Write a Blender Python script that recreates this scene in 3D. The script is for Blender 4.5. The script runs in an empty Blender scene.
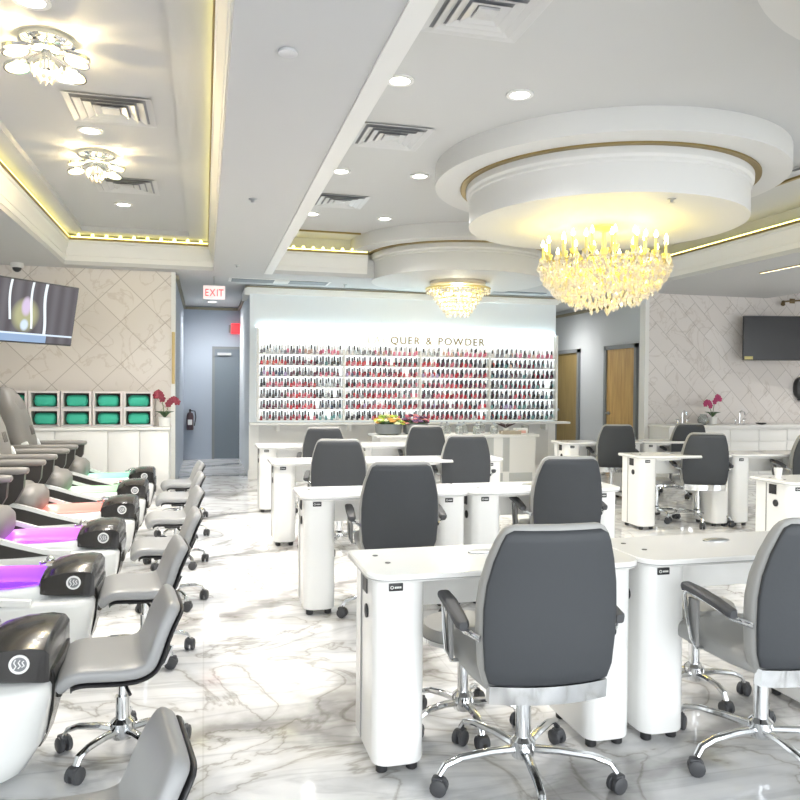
import bpy, bmesh, math, random
from mathutils import Vector, Matrix
from math import sin, cos, pi, radians as R
random.seed(7)
S = bpy.context.scene
COL = S.collection

# ------------------------------------------------------------------ materials
def lin(h):
    h = h.lstrip('#')
    c = [int(h[i:i+2], 16)/255 for i in (0, 2, 4)]
    return tuple(x/12.92 if x <= .04045 else ((x+.055)/1.055)**2.4 for x in c)

MATS = {}
def mat(name, col, rough=.5, metal=0., emit=None, es=0., coat=0., trans=0., spec=.5, noise=0.):
    if name in MATS: return MATS[name]
    m = bpy.data.materials.new(name); m.use_nodes = True
    b = m.node_tree.nodes['Principled BSDF']
    c = lin(col) if isinstance(col, str) else col
    b.inputs['Base Color'].default_value = (*c, 1)
    b.inputs['Roughness'].default_value = rough
    b.inputs['Metallic'].default_value = metal
    b.inputs['Coat Weight'].default_value = coat
    b.inputs['Transmission Weight'].default_value = trans
    b.inputs['Specular IOR Level'].default_value = spec
    if emit:
        b.inputs['Emission Color'].default_value = (*(lin(emit) if isinstance(emit, str) else emit), 1)
        b.inputs['Emission Strength'].default_value = es
    if noise:
        nt = m.node_tree
        tc = nt.nodes.new('ShaderNodeTexCoord'); n = nt.nodes.new('ShaderNodeTexNoise')
        n.inputs['Scale'].default_value = 60; n.inputs['Detail'].default_value = 3
        bp = nt.nodes.new('ShaderNodeBump'); bp.inputs['Strength'].default_value = noise; bp.inputs['Distance'].default_value = .003
        nt.links.new(tc.outputs['Object'], n.inputs['Vector'])
        nt.links.new(n.outputs['Fac'], bp.inputs['Height']); nt.links.new(bp.outputs['Normal'], b.inputs['Normal'])
    MATS[name] = m
    return m

def nodes(m):
    nt = m.node_tree
    return nt, nt.nodes['Principled BSDF'], (lambda t: nt.nodes.new(t)), nt.links.new

def ramp(nt, stops):
    r = nt.nodes.new('ShaderNodeValToRGB'); e = r.color_ramp.elements
    while len(e) < len(stops): e.new(.5)
    for k, (p, c) in enumerate(stops):
        e[k].position = p; e[k].color = (*(lin(c) if isinstance(c, str) else c), 1)
    return r

def marble_floor():
    m = mat('floor_marble', '#e9e9e8', .07)
    nt, b, N, L = nodes(m)
    tc = N('ShaderNodeTexCoord'); mp = N('ShaderNodeMapping'); mp.inputs['Rotation'].default_value = (0, 0, R(52))
    L(tc.outputs['Object'], mp.inputs['Vector'])
    d = N('ShaderNodeTexNoise'); d.inputs['Scale'].default_value = .9; d.inputs['Detail'].default_value = 6
    L(mp.outputs['Vector'], d.inputs['Vector'])
    vm = N('ShaderNodeVectorMath'); vm.operation = 'MULTIPLY_ADD'
    L(d.outputs['Color'], vm.inputs[0]); vm.inputs[1].default_value = (1.6, 1.6, 1.6); L(mp.outputs['Vector'], vm.inputs[2])
    w = N('ShaderNodeTexWave'); w.inputs['Scale'].default_value = .22; w.inputs['Distortion'].default_value = 5
    w.inputs['Detail'].default_value = 4; w.inputs['Detail Scale'].default_value = 1.2
    L(vm.outputs['Vector'], w.inputs['Vector'])
    r = ramp(nt, [(0, '#b3b1af'), (.03, '#d6d5d3'), (.09, '#efeeed'), (.3, '#f8f8f8')])
    L(w.outputs['Fac'], r.inputs['Fac'])
    n2 = N('ShaderNodeTexNoise'); n2.inputs['Scale'].default_value = 1.1; n2.inputs['Detail'].default_value = 9; n2.inputs['Distortion'].default_value = 1.6
    L(mp.outputs['Vector'], n2.inputs['Vector'])
    r2 = ramp(nt, [(.42, '#ffffff'), (.486, '#ecebe9'), (.5, '#b5b0a8'), (.514, '#eeedeb'), (.58, '#ffffff')])
    L(n2.outputs['Fac'], r2.inputs['Fac'])
    n3 = N('ShaderNodeTexNoise'); n3.inputs['Scale'].default_value = .8; n3.inputs['Detail'].default_value = 5
    L(tc.outputs['Object'], n3.inputs['Vector'])
    r3 = ramp(nt, [(.36, '#d9dbde'), (.6, '#ffffff')]); L(n3.outputs['Fac'], r3.inputs['Fac'])
    mx = N('ShaderNodeMix'); mx.data_type = 'RGBA'; mx.blend_type = 'MULTIPLY'; mx.inputs[0].default_value = .8
    L(r.outputs['Color'], mx.inputs[6]); L(r2.outputs['Color'], mx.inputs[7])
    m2 = N('ShaderNodeMix'); m2.data_type = 'RGBA'; m2.blend_type = 'MULTIPLY'; m2.inputs[0].default_value = .8
    L(mx.outputs[2], m2.inputs[6]); L(r3.outputs['Color'], m2.inputs[7])
    mp4 = N('ShaderNodeMapping'); mp4.inputs['Rotation'].default_value = (0, 0, R(24)); mp4.inputs['Scale'].default_value = (.8, 3.2, 1)
    L(tc.outputs['Object'], mp4.inputs['Vector'])
    n4 = N('ShaderNodeTexNoise'); n4.inputs['Scale'].default_value = 1.3; n4.inputs['Detail'].default_value = 7; n4.inputs['Distortion'].default_value = .9
    L(mp4.outputs['Vector'], n4.inputs['Vector'])
    r4 = ramp(nt, [(.40, '#ffffff'), (.47, '#dfe0e2'), (.5, '#a4a7ab'), (.53, '#e6e7e8'), (.60, '#ffffff')]); L(n4.outputs['Fac'], r4.inputs['Fac'])
    m4 = N('ShaderNodeMix'); m4.data_type = 'RGBA'; m4.blend_type = 'MULTIPLY'; m4.inputs[0].default_value = .4
    L(m2.outputs[2], m4.inputs[6]); L(r4.outputs['Color'], m4.inputs[7]); m2 = m4
    # large square slabs with hairline joints
    br = N('ShaderNodeTexBrick'); br.offset = 0
    br.inputs['Scale'].default_value = 1; br.inputs['Mortar Size'].default_value = .004
    br.inputs['Brick Width'].default_value = 1.2; br.inputs['Row Height'].default_value = 1.2
    br.inputs['Color1'].default_value = br.inputs['Color2'].default_value = (1, 1, 1, 1); br.inputs['Mortar'].default_value = (.72, .71, .69, 1)
    L(tc.outputs['Object'], br.inputs['Vector'])
    m3 = N('ShaderNodeMix'); m3.data_type = 'RGBA'; m3.blend_type = 'MULTIPLY'; m3.inputs[0].default_value = .35
    L(m2.outputs[2], m3.inputs[6]); L(br.outputs['Color'], m3.inputs[7])
    L(m3.outputs[2], b.inputs['Base Color'])
    return m

def diamond_tile(base, grout, vein, name, bw=.40, bh=.40, off=0):
    m = mat(name, base, .35)
    nt, b, N, L = nodes(m)
    tc = N('ShaderNodeTexCoord'); sx = N('ShaderNodeSeparateXYZ'); L(tc.outputs['Object'], sx.inputs[0])
    # lay wall x/z (or y/z) into a plane, turned 45 degrees
    ad = N('ShaderNodeMath'); L(sx.outputs['X'], ad.inputs[0]); L(sx.outputs['Y'], ad.inputs[1])
    cb = N('ShaderNodeCombineXYZ'); L(ad.outputs[0], cb.inputs['X']); L(sx.outputs['Z'], cb.inputs['Y'])
    mp = N('ShaderNodeMapping'); mp.inputs['Rotation'].default_value = (0, 0, R(45)); L(cb.outputs[0], mp.inputs['Vector'])
    br = N('ShaderNodeTexBrick'); br.offset = off; br.inputs['Scale'].default_value = 1
    br.inputs['Mortar Size'].default_value = .006; br.inputs['Mortar Smooth'].default_value = .5
    br.inputs['Brick Width'].default_value = bw; br.inputs['Row Height'].default_value = bh
    br.inputs['Color1'].default_value = (*lin(base), 1)
    c2 = lin(base); br.inputs['Color2'].default_value = (c2[0]*.93, c2[1]*.92, c2[2]*.91, 1)
    br.inputs['Mortar'].default_value = (*lin(grout), 1)
    L(mp.outputs['Vector'], br.inputs['Vector'])
    n = N('ShaderNodeTexNoise'); n.inputs['Scale'].default_value = 1.6; n.inputs['Detail'].default_value = 8; n.inputs['Distortion'].default_value = 1.8
    L(cb.outputs[0], n.inputs['Vector'])
    r = ramp(nt, [(.47, '#ffffff'), (.495, vein), (.515, '#ffffff')]); L(n.outputs['Fac'], r.inputs['Fac'])
    mx = N('ShaderNodeMix'); mx.data_type = 'RGBA'; mx.blend_type = 'MULTIPLY'; mx.inputs[0].default_value = .45
    L(br.outputs['Color'], mx.inputs[6]); L(r.outputs['Color'], mx.inputs[7])
    L(mx.outputs[2], b.inputs['Base Color'])
    return m

def wood_mat(name, a, c):
    m = mat(name, a, .45)
    nt, b, N, L = nodes(m)
    tc = N('ShaderNodeTexCoord'); mp = N('ShaderNodeMapping'); mp.inputs['Scale'].default_value = (6, 6, .6)
    L(tc.outputs['Object'], mp.inputs['Vector'])
    n = N('ShaderNodeTexNoise'); n.inputs['Scale'].default_value = 3; n.inputs['Detail'].default_value = 6
    L(mp.outputs['Vector'], n.inputs['Vector'])
    r = ramp(nt, [(.3, a), (.7, c)]); L(n.outputs['Fac'], r.inputs['Fac']); L(r.outputs['Color'], b.inputs['Base Color'])
    return m

def crystal_mat(name, col):
    m = bpy.data.materials.new(name); m.use_nodes = True; nt = m.node_tree
    nt.nodes.remove(nt.nodes['Principled BSDF']); out = nt.nodes['Material Output']
    t = nt.nodes.new('ShaderNodeBsdfTranslucent'); t.inputs[0].default_value = (*lin(col), 1)
    d = nt.nodes.new('ShaderNodeBsdfDiffuse'); d.inputs[0].default_value = (*lin(col), 1)
    g = nt.nodes.new('ShaderNodeBsdfGlossy'); g.inputs['Roughness'].default_value = .08; g.inputs[0].default_value = (1, .97, .9, 1)
    m1 = nt.nodes.new('ShaderNodeMixShader'); m1.inputs[0].default_value = .5
    m2 = nt.nodes.new('ShaderNodeMixShader'); m2.inputs[0].default_value = .3
    nt.links.new(t.outputs[0], m1.inputs[1]); nt.links.new(d.outputs[0], m1.inputs[2])
    nt.links.new(m1.outputs[0], m2.inputs[1]); nt.links.new(g.outputs[0], m2.inputs[2]); nt.links.new(m2.outputs[0], out.inputs[0])
    MATS[name] = m
    return m

WHITE = mat('white_paint', '#d2d2d0', .6)
CEIL = mat('ceiling_paint', '#c3c4c4', .8)
TRIMW = mat('trim_white', '#e2e2df', .45)
WALLBLUE = mat('wall_grey_blue', '#a6afbb', .65)
WALLGREY = mat('wall_soft_grey', '#b9bdc0', .65)
GOLD = mat('gold_trim', '#8f7c4c', .4, .55)
BROWN = mat('brown_line', '#8a8470', .5)
LAM = mat('white_laminate', '#f4f4f2', .22, coat=.25)
LAMC = mat('cabinet_white', '#e4e4e1', .35)
BLACK = mat('black_plastic', '#2b2b2d', .4)
DKGREY = mat('dark_grey_rubber', '#444548', .5)
CHROME = mat('chrome', '#e2e4e6', .08, 1.)
SLATE = mat('slate_upholstery', '#3b3e42', .6, noise=.15)
GREYLEA = mat('grey_leatherette', '#9d9d9b', .42, noise=.05)
STOOLG = mat('stool_grey_leatherette', '#969798', .36, noise=.05)
SPAG = mat('spa_grey_leatherette', '#85827e', .45, noise=.08)
SPAD = mat('spa_dark_side', '#3a3836', .4)
SPAW = mat('spa_white_shell', '#e9ebea', .12, coat=.4)
SPABLK = mat('spa_black_gloss', '#242221', .2, coat=.2)
SCREEN = mat('screen_black', '#2c2d2f', .25)
DOORG = mat('door_grey', '#707a83', .5)
FRAMEG = mat('frame_grey', '#7d8183', .5)
LEAF = mat('leaf_green', '#3f5a3c', .5)
STEM = mat('stem_green', '#6f7f52', .5)
MAGENTA = mat('orchid_magenta', '#b0406c', .5)
CRIMSON = mat('orchid_crimson', '#8f3446', .5)
TEAL = mat('teal_towel', '#3fb99e', .75, noise=.5)
REDSIGN = mat('red_lit', '#e0353a', .4, emit='#ff3038', es=.8)
SIGNW = mat('sign_white', '#e6dcdc', .5, emit='#ffe9e9', es=.25)
GLASS = mat('clear_glass', '#f2f6f6', .03, trans=1.)
ALU = mat('brushed_metal', '#b9bbbd', .3, .9)
VENTM = mat('vent_grey', '#c9cacb', .4, .2)
VENTD = mat('vent_dark', '#909296', .7)
LAMP = mat('lamp_white', '#ffffff', .5, emit='#fff8ee', es=6)
LEDY = mat('led_warm', '#fff4a0', .5, emit='#fff08a', es=3.2)
FLAME = mat('bulb_warm', '#fff6d0', .5, emit='#ffeeb0', es=12)
GOLDB = mat('chandelier_gold', '#e6d690', .35, .45)
CRYSTAL = crystal_mat('crystal', '#fff8ea')
TILE_L = diamond_tile('#dad4cd', '#b1a9a0', '#d9d0c6', 'diamond_tile_warm')
TILE_R = diamond_tile('#dcd8d5', '#b4b0ac', '#d8d2cc', 'diamond_tile_cool', .50, .25, .5)
FLOORM = marble_floor()
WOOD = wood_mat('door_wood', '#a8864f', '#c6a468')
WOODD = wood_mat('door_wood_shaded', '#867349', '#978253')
STRIPW = mat('tan_panel', '#c9b27c', .5)

# ------------------------------------------------------------------ mesh builder
class MB:
    def __init__(s): s.v = []; s.f = []; s.m = []
    def add(s, vs, fs, mi=0, M=None):
        o = len(s.v)
        s.v += [tuple(M @ Vector(p)) if M else tuple(p) for p in vs]
        s.f += [tuple(o+i for i in f) for f in fs]; s.m += [mi]*len(fs); return s
    def box(s, a, b, mi=0, M=None):
        (x0, y0, z0), (x1, y1, z1) = a, b
        return s.add([(x0,y0,z0),(x1,y0,z0),(x1,y1,z0),(x0,y1,z0),(x0,y0,z1),(x1,y0,z1),(x1,y1,z1),(x0,y1,z1)],
                     [(0,3,2,1),(4,5,6,7),(0,1,5,4),(1,2,6,5),(2,3,7,6),(3,0,4,7)], mi, M)
    def rbox(s, a, b, r=.01, seg=2, mi=0, M=None):
        bm = bmesh.new()
        c = [(a[i]+b[i])/2 for i in range(3)]; d = [abs(b[i]-a[i]) for i in range(3)]
        bmesh.ops.create_cube(bm, size=1, matrix=Matrix.Translation(c) @ Matrix.Diagonal((*d, 1)))
        bmesh.ops.bevel(bm, geom=bm.edges[:], offset=min(r, min(d)*.49), segments=seg, affect='EDGES', profile=.5)
        bm.verts.index_update()
        s.add([v.co[:] for v in bm.verts], [[v.index for v in f.verts] for f in bm.faces], mi, M); bm.free(); return s
    def loft(s, rings, mi=0, cap=True, closed=False, M=None):
        n = len(rings[0]); vs = [p for r in rings for p in r]; fs = []
        k = len(rings)
        for i in range(k if closed else k-1):
            j = (i+1) % k
            for a in range(n):
                b = (a+1) % n; fs.append((i*n+a, i*n+b, j*n+b, j*n+a))
        if cap and not closed: fs.append(tuple(reversed(range(n)))); fs.append(tuple(range((k-1)*n, k*n)))
        return s.add(vs, fs, mi, M)
    def lathe(s, prof, n=20, c=(0,0,0), mi=0, M=None, cap=True):
        rings = [[(c[0]+r*cos(2*pi*a/n), c[1]+r*sin(2*pi*a/n), c[2]+z) for a in range(n)] for r, z in prof]
        return s.loft(rings, mi, cap, M=M)
    def cyl(s, p, q, r, n=12, r2=None, mi=0, M=None):
        return s.tube([p, q], [r, r if r2 is None else r2], n, mi, M)
    def tube(s, pts, r, n=8, mi=0, M=None, flat=1.):
        P = [Vector(p) for p in pts]; rs = r if isinstance(r, (list, tuple)) else [r]*len(P); rings = []; up = None
        for i, p in enumerate(P):
            d = (P[min(i+1, len(P)-1)]-P[max(i-1, 0)]).normalized()
            if up is None:
                up = Vector((0,0,1)) if abs(d.z) < .9 else Vector((0,1,0))
            a = d.cross(up)
            if a.length < 1e-4: a = d.cross(Vector((1,0,0)))
            a.normalize(); b = a.cross(d).normalized(); up = b
            rings.append([tuple(p+a*(rs[i]*cos(2*pi*k/n))+b*(rs[i]*flat*sin(2*pi*k/n))) for k in range(n)])
        return s.loft(rings, mi, M=M)
    def prism(s, poly, z0, z1, mi=0, M=None):
        return s.loft([[(x, y, z0) for x, y in poly], [(x, y, z1) for x, y in poly]], mi, M=M)
    def ball(s, c, r, n=10, m=6, mi=0, sc=(1,1,1), M=None):
        rings = []
        for i in range(m+1):
            t = -pi/2+pi*i/m; rr = max(cos(t), .02)*r
            rings.append([(c[0]+sc[0]*rr*cos(2*pi*k/n), c[1]+sc[1]*rr*sin(2*pi*k/n), c[2]+sc[2]*r*sin(t)) for k in range(n)])
        return s.loft(rings, mi, M=M)
    def ring(s, r0, r1, z0, z1, n=48, c=(0,0,0), mi=0, M=None):
        P = [(r0, z0), (r1, z0), (r1, z1), (r0, z1)]
        rings = [[(c[0]+r*cos(2*pi*a/n), c[1]+r*sin(2*pi*a/n), c[2]+z) for r, z in P] for a in range(n)]
        return s.loft(rings, mi, closed=True, M=M)
    def mesh(s, name, ms, ang=35, smooth=True):
        me = bpy.data.meshes.new(name); me.from_pydata(s.v, [], s.f)
        for m in (ms if isinstance(ms, (list, tuple)) else [ms]): me.materials.append(m)
        me.polygons.foreach_set('material_index', s.m)
        bm = bmesh.new(); bm.from_mesh(me); bmesh.ops.recalc_face_normals(bm, faces=bm.faces[:]); bm.to_mesh(me); bm.free()
        if smooth:
            me.polygons.foreach_set('use_smooth', [True]*len(me.polygons)); me.set_sharp_from_angle(angle=R(ang))
        me.update(); return me
    def build(s, name, ms, parent=None, ang=35, smooth=True, loc=None):
        o = bpy.data.objects.new(name, s.mesh(name, ms, ang, smooth)); COL.objects.link(o)
        if parent: o.parent = parent
        if loc: o.location = loc
        return o

def tag(o, label=None, cat=None, group=None, kind=None):
    if label: o['label'] = label
    if cat: o['category'] = cat
    if group: o['group'] = group
    if kind: o['kind'] = kind
    return o
def thing(name, label, cat, loc=(0,0,0), rz=0, group=None):
    o = bpy.data.objects.new(name, None); COL.objects.link(o); o.empty_display_size = .1
    o.location = loc; o.rotation_euler = (0, 0, rz)
    return tag(o, label, cat, group)
def struct(name, mb, m, loc=None, smooth=True):
    return tag(mb.build(name, m, loc=loc, smooth=smooth), kind='structure')
def kids(o): return [c for c in COL.objects if c.parent == o]
TREE = {}
def copy_tree(o, loc=None, rz=None, label=None):
    if o.name not in TREE: TREE[o.name] = [(c, kids(c)) for c in kids(o)]
    r = o.copy(); COL.objects.link(r)
    if loc is not None: r.location = loc
    if rz is not None: r.rotation_euler = (0, 0, rz)
    if label: r['label'] = label
    for c, gs in TREE[o.name]:
        d = c.copy(); COL.objects.link(d); d.parent = r
        for g in gs:
            h = g.copy(); COL.objects.link(h); h.parent = d
    return r
def rrect(x0, y0, x1, y1, r, n=6, rr=None):
    """rounded rectangle, rr = radii for (x0y0, x1y0, x1y1, x0y1)"""
    rr = rr or (r, r, r, r); out = []
    for (cx, cy, sx, sy, a0), q in zip(((x0,y0,1,1,pi), (x1,y0,-1,1,1.5*pi), (x1,y1,-1,-1,0), (x0,y1,1,-1,.5*pi)), rr):
        if q < 1e-5: out.append((cx, cy)); continue
        for k in range(n+1):
            a = a0+.5*pi*k/n; out.append((cx+sx*q+q*cos(a), cy+sy*q+q*sin(a)))
    return out
def sup(hw, ht, n=24, e=4.):
    o = []
    for k in range(n):
        a = 2*pi*k/n; c, s_ = cos(a), sin(a)
        o.append((math.copysign(abs(c)**(2/e), c)*hw, math.copysign(abs(s_)**(2/e), s_)*ht))
    return o
def ORD(n):
    L = ['first','second','third','fourth','fifth','sixth','seventh','eighth','ninth','tenth','eleventh','twelfth','thirteenth','fourteenth','fifteenth','sixteenth','seventeenth','eighteenth','nineteenth','twentieth','twenty-first','twenty-second','twenty-third','twenty-fourth','twenty-fifth','twenty-sixth','twenty-seventh','twenty-eighth']
    return L[n]
def text_mesh(txt, size, ext, m, name='letter'):
    c = bpy.data.curves.new(name, 'FONT'); c.body = txt; c.size = size; c.extrude = ext; c.align_x = 'LEFT'
    o = bpy.data.objects.new(name, c); COL.objects.link(o)
    dg = bpy.context.evaluated_depsgraph_get(); me = bpy.data.meshes.new_from_object(o.evaluated_get(dg))
    bpy.data.objects.remove(o); me.materials.clear(); me.materials.append(m)
    w = max((v.co.x for v in me.vertices), default=0)
    return me, w
def facing(me):   # lay an upright text mesh (XY plane) into the XZ plane, facing -Y
    me.transform(Matrix.Rotation(R(90), 4, 'X')); return me

# ------------------------------------------------------------------ camera
yaw, pit, rol = .2528, -.0169, .0081
f_ = Vector((sin(yaw)*cos(pit), cos(yaw)*cos(pit), sin(pit)))
r_ = Vector((cos(yaw), -sin(yaw), 0)); u_ = r_.cross(f_)
r2 = r_*cos(rol)+u_*sin(rol); u2 = -r_*sin(rol)+u_*cos(rol)
cam = bpy.data.cameras.new('camera'); cam.sensor_width = 36; cam.lens = 757/800*36
co = bpy.data.objects.new('camera', cam); COL.objects.link(co)
co.matrix_world = Matrix(((r2.x, u2.x, -f_.x, 0), (r2.y, u2.y, -f_.y, 0), (r2.z, u2.z, -f_.z, 1.42), (0, 0, 0, 1)))
S.camera = co

# ------------------------------------------------------------------ room shell
XL, XR, XS, YF, YT, YD, YE = -3.2, 10.6, 9.05, -2.5, 10.7, 11.7, 15.1
ZS, ZL, ZC, ZP = 2.95, 3.29, 3.40, 3.48      # soffit, LED lip, tray ceiling, main ceiling panel
struct('floor', MB().box((XL-.2, YF-.1, -.1), (XR+.2, 16.4, 0)), FLOORM, smooth=False)
struct('wall_left', MB().box((XL-.12, YF, 0), (XL, YT+.1, 3.7)), WHITE, smooth=False)
struct('wall_right', MB().box((XR, YF, 0), (XR+.12, YT+.1, 3.7)), TILE_R, smooth=False)
struct('wall_back_left', MB().box((XL, YT, 0), (-.43, YT+.12, ZS)), TILE_L, smooth=False)
struct('wall_back_right', MB().box((6.835, YT, 0), (XR, YT+.12, 3.2)), TILE_R, smooth=False)
struct('wall_hall_left', MB().box((-.55, YT+.12, 0), (-.39, YE+.1, ZS)), WALLBLUE, smooth=False)
struct('wall_hall_end', MB().box((-.39, YE, 0), (.66, YE+.1, ZS)), WALLBLUE, smooth=False)
struct('wall_display', MB().box((.66, YD, 0), (5.72, YE+1, ZS)), mat('display_wall_paint', '#dfe4e6', .6), smooth=False)
struct('wall_side_hall', MB().box((6.85, YT+.12, 0), (7.0, 16.2, ZS)), WALLGREY, smooth=False)
struct('wall_side_hall_end', MB().box((5.72, 16.1, 0), (6.85, 16.2, ZS)), WALLGREY, smooth=False)
struct('trim_1', MB().box((-.44, YT-.015, 0), (-.385, YT+.14, ZS)), TRIMW, smooth=False)   # white end cap of tile wall
struct('trim_2', MB().box((6.775, YT-.015, 0), (6.845, YT+.14, ZS)), TRIMW, smooth=False)
# storefront behind the camera: low sill, head and mullions around open daylight
fr = MB().box((XL, YF-.1, 0), (XR, YF, .12)).box((XL, YF-.1, 2.9), (XR, YF, 3.7))
for k in range(7):
    x = XL+(XR-XL)*k/6; fr.box((x-.05, YF-.1, .12), (x+.05, YF, 2.9))
struct('wall_front', fr, FRAMEG, smooth=False)

# soffit ring + beams, opened for two trays
T1 = (-1.73, .11, -1.2, 10.42); T2 = (.88, 6.36, -1.2, 10.42)
sf = MB()
for a, b in (((XL, YF), (T1[0], YT)), ((T1[1], YF), (T2[0], YT)), ((T2[1], YF), (XS, YT)),
             ((T1[0], YF), (T1[1], T1[2])), ((T2[0], YF), (T2[1], T2[2])), ((T1[0], 10.42), (T1[1], YT)), ((T2[0], 10.42), (T2[1], YT)), ((-.4, YT), (6.84, YT+.01)),
             ((XL, YT+.01), (XR+.1, 16.3)), ((XS, YF), (XR, YF+.2))):
    sf.box((a[0], a[1], ZS), (b[0], b[1], 3.2))
sf.box((XS, YF, 3.2), (XR+.1, YT+.2, 3.3))
struct('ceiling', sf, CEIL, smooth=False)
struct('ceiling_tray_left', MB().box((-1.95, -1.6, ZC), (.30, 10.6, ZC+.2)).box((-1.95, -1.6, 3.2), (-1.84, 10.6, ZC)).box((-1.84, 10.52, 3.2), (.22, 10.6, ZC))
       .box((.22, -1.6, 3.2), (.30, 10.6, ZC)), CEIL, smooth=False)
# raised central panel of the left tray reads as a shallow step: a plaster border around it
bd = MB()
for a, b in (((-1.84, -1.5), (-1.49, 10.52)), ((-.2, -1.5), (.22, 10.52)), ((-1.49, 10.15), (-.2, 10.52))): bd.box((a[0], a[1], 3.34), (b[0], b[1], ZC))
struct('trim_3', bd, CEIL, smooth=False)
struct('ceiling_tray_main', MB().box((.66, -1.6, ZP), (6.6, 10.6, ZP+.2)).box((.66, -1.6, 3.2), (.77, 10.6, ZP)).box((6.47, -1.6, 3.2), (6.6, 10.6, ZP)).box((.77, 10.53, 3.2), (6.47, 10.6, ZP)), CEIL, smooth=False)
# pale edge band under the beam
struct('trim_4', MB().box((.775, YF, ZS-.012), (.885, 10.43, ZS+.02)), TRIMW, smooth=False)

def crown_profile(path, inward, name, m):
    """stepped cornice rising along the fascia; path = list of xy, inward = list of xy offsets (unit)"""
    prof = [(0, 3.0), (.008, 3.0), (.012, 3.06), (.02, 3.065), (.024, 3.13), (.05, 3.18), (.054, 3.215), (.066, 3.225), (.066, 3.255), (0, 3.255)]
    rings = [[(x+ix*d, y+iy*d, z) for d, z in prof] for (x, y), (ix, iy) in zip(path, inward)]
    return struct(name, MB().loft(rings), m)
def bead(path, inward, name, m, d0=.05, d1=.074, z0=3.255, z1=3.285):
    prof = [(d0-.06, z0), (d1, z0), (d1+.004, (z0+z1)/2), (d1, z1), (d0-.06, z1)]
    rings = [[(x+ix*d, y+iy*d, z) for d, z in prof] for (x, y), (ix, iy) in zip(path, inward)]
    return struct(name, MB().loft(rings), m)
p1 = [(T1[0], T1[2]), (T1[0], T1[3]), (T1[1], T1[3]), (T1[1], T1[2])]; i1 = [(1, 0), (1, -1), (-1, -1), (-1, 0)]
crown_profile(p1, i1, 'trim_5', TRIMW); bead(p1, i1, 'trim_6', GOLD)
p2 = [(T2[0], T2[2]), (T2[0], T2[3]), (2.2, T2[3])]; i2 = [(1, 0), (1, -1), (0, -1)]
p3 = [(4.95, T2[3]), (T2[1], T2[3]), (T2[1], T2[2])]; i3 = [(0, -1), (-1, -1), (-1, 0)]
crown_profile(p2, i2, 'trim_7', TRIMW); bead(p2, i2, 'trim_8', GOLD)
crown_profile(p3, i3, 'trim_9', TRIMW); bead(p3, i3, 'trim_10', GOLD)
# thin gold bead line on the main ceiling
gl = MB()
gl.box((1.17, 9.98, ZP-.02), (2.02, 10.02, ZP)); gl.box((5.5, -1, ZP-.02), (5.54, 7.6, ZP))
struct('trim_11', gl, GOLD, smooth=False)

def led_strip(label, pts, bulbs=0, bulb_gap=.15):
    t = thing('led_strip', label, 'light', (pts[0][0], pts[0][1], 3.255), group='warm cove lights on the tray edges')
    o = Vector((pts[0][0], pts[0][1], 3.255)); mb = MB()
    for a, b in zip(pts, pts[1:]):
        x0, x1 = sorted((a[0], b[0])); y0, y1 = sorted((a[1], b[1]))
        mb.box((x0-.008-o.x, y0-.008-o.y, .034), (x1+.008-o.x, y1+.008-o.y, .046))
    mb.build('strip', LEDY, t, smooth=False)
    if bulbs:
        a, b = Vector((*pts[0], 0)), Vector((*pts[-1], 0)); L = (b-a).length; n = int(L/bulb_gap)
        bm_ = MB().ball((0,0,0), .022, 8, 5).mesh('bulb', LEDY)
        for k in range(n):
            p = a+(b-a)*(k+.5)/n; q = bpy.data.objects.new('bulb', bm_); COL.objects.link(q); q.parent = t
            q.location = (p.x-o.x, p.y-o.y, .062)
    return t
led_strip('yellow strip light along the left edge of the left ceiling tray', [(-1.67, -1), (-1.67, 10.34)])
led_strip('yellow strip light along the right edge of the left ceiling tray', [(.052, -1), (.052, 10.34)])
led_strip('yellow row of glowing spots at the far edge of the left ceiling tray', [(-1.64, 10.365), (.03, 10.365)], 1, .165)
led_strip('yellow row of glowing spots at the far edge of the main ceiling tray', [(.96, 10.365), (2.18, 10.365)], 1, .135)
led_strip('long yellow strip light along the right edge of the main ceiling tray', [(6.30, -1), (6.30, 10.34)])

# stepped round ceiling drums
def drum(cx, cy, k):
    o = MB().ring(.8, 1.57, 3.30, ZP, 72, (cx, cy, 0))
    struct('ceiling_drum_ring'+k, o, WHITE)
    inner = MB().lathe([(1.28, 3.31), (1.28, 3.23), (1.262, 3.21), (1.262, 3.185), (1.25, 3.175), (1.25, 2.938), (.01, 2.938)], 72, (cx, cy, 0), cap=False)
    struct('ceiling_drum'+k, inner, WHITE)
    g = MB().ring(1.275, 1.335, 3.285, 3.302, 72, (cx, cy, 0)); struct('trim_'+str(20+int(k[1:])), g, GOLD)
drum(3.60, 6.40, '_1'); drum(3.55, 10.45, '_2'); drum(3.60, 1.95, '_3')

# hall ceilings' dark cornice lines
tr = MB().box((-.39, YT+.14, 2.88), (-.35, YE, 2.93)).box((-.39, YE-.04, 2.88), (.66, YE, 2.93)).box((.62, YD+.1, 2.88), (.66, YE, 2.93))
struct('trim_12', tr, BROWN, smooth=False)
struct('trim_13', MB().box((6.81, YT+.16, 2.83), (6.85, 16.1, 2.88)), BROWN, smooth=False)
struct('baseboard_hall', MB().box((-.37, YE-.015, 0), (.66, YE, .12)), WALLBLUE, smooth=False)
# display wall cornice
struct('trim_14', MB().box((.63, YD-.035, 2.82), (5.75, YD, 2.85)).box((.61, YD-.06, 2.85), (5.78, YD, 2.91)).box((.58, YD, 2.80), (.66, YD+.9, 2.905)), TRIMW, smooth=False)
struct('trim_15', MB().box((.59, YD-.08, 2.91), (5.80, YD, 2.93)).box((.59, YD, 2.91), (.66, YD+.9, 2.93)), BROWN, smooth=False)

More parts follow.
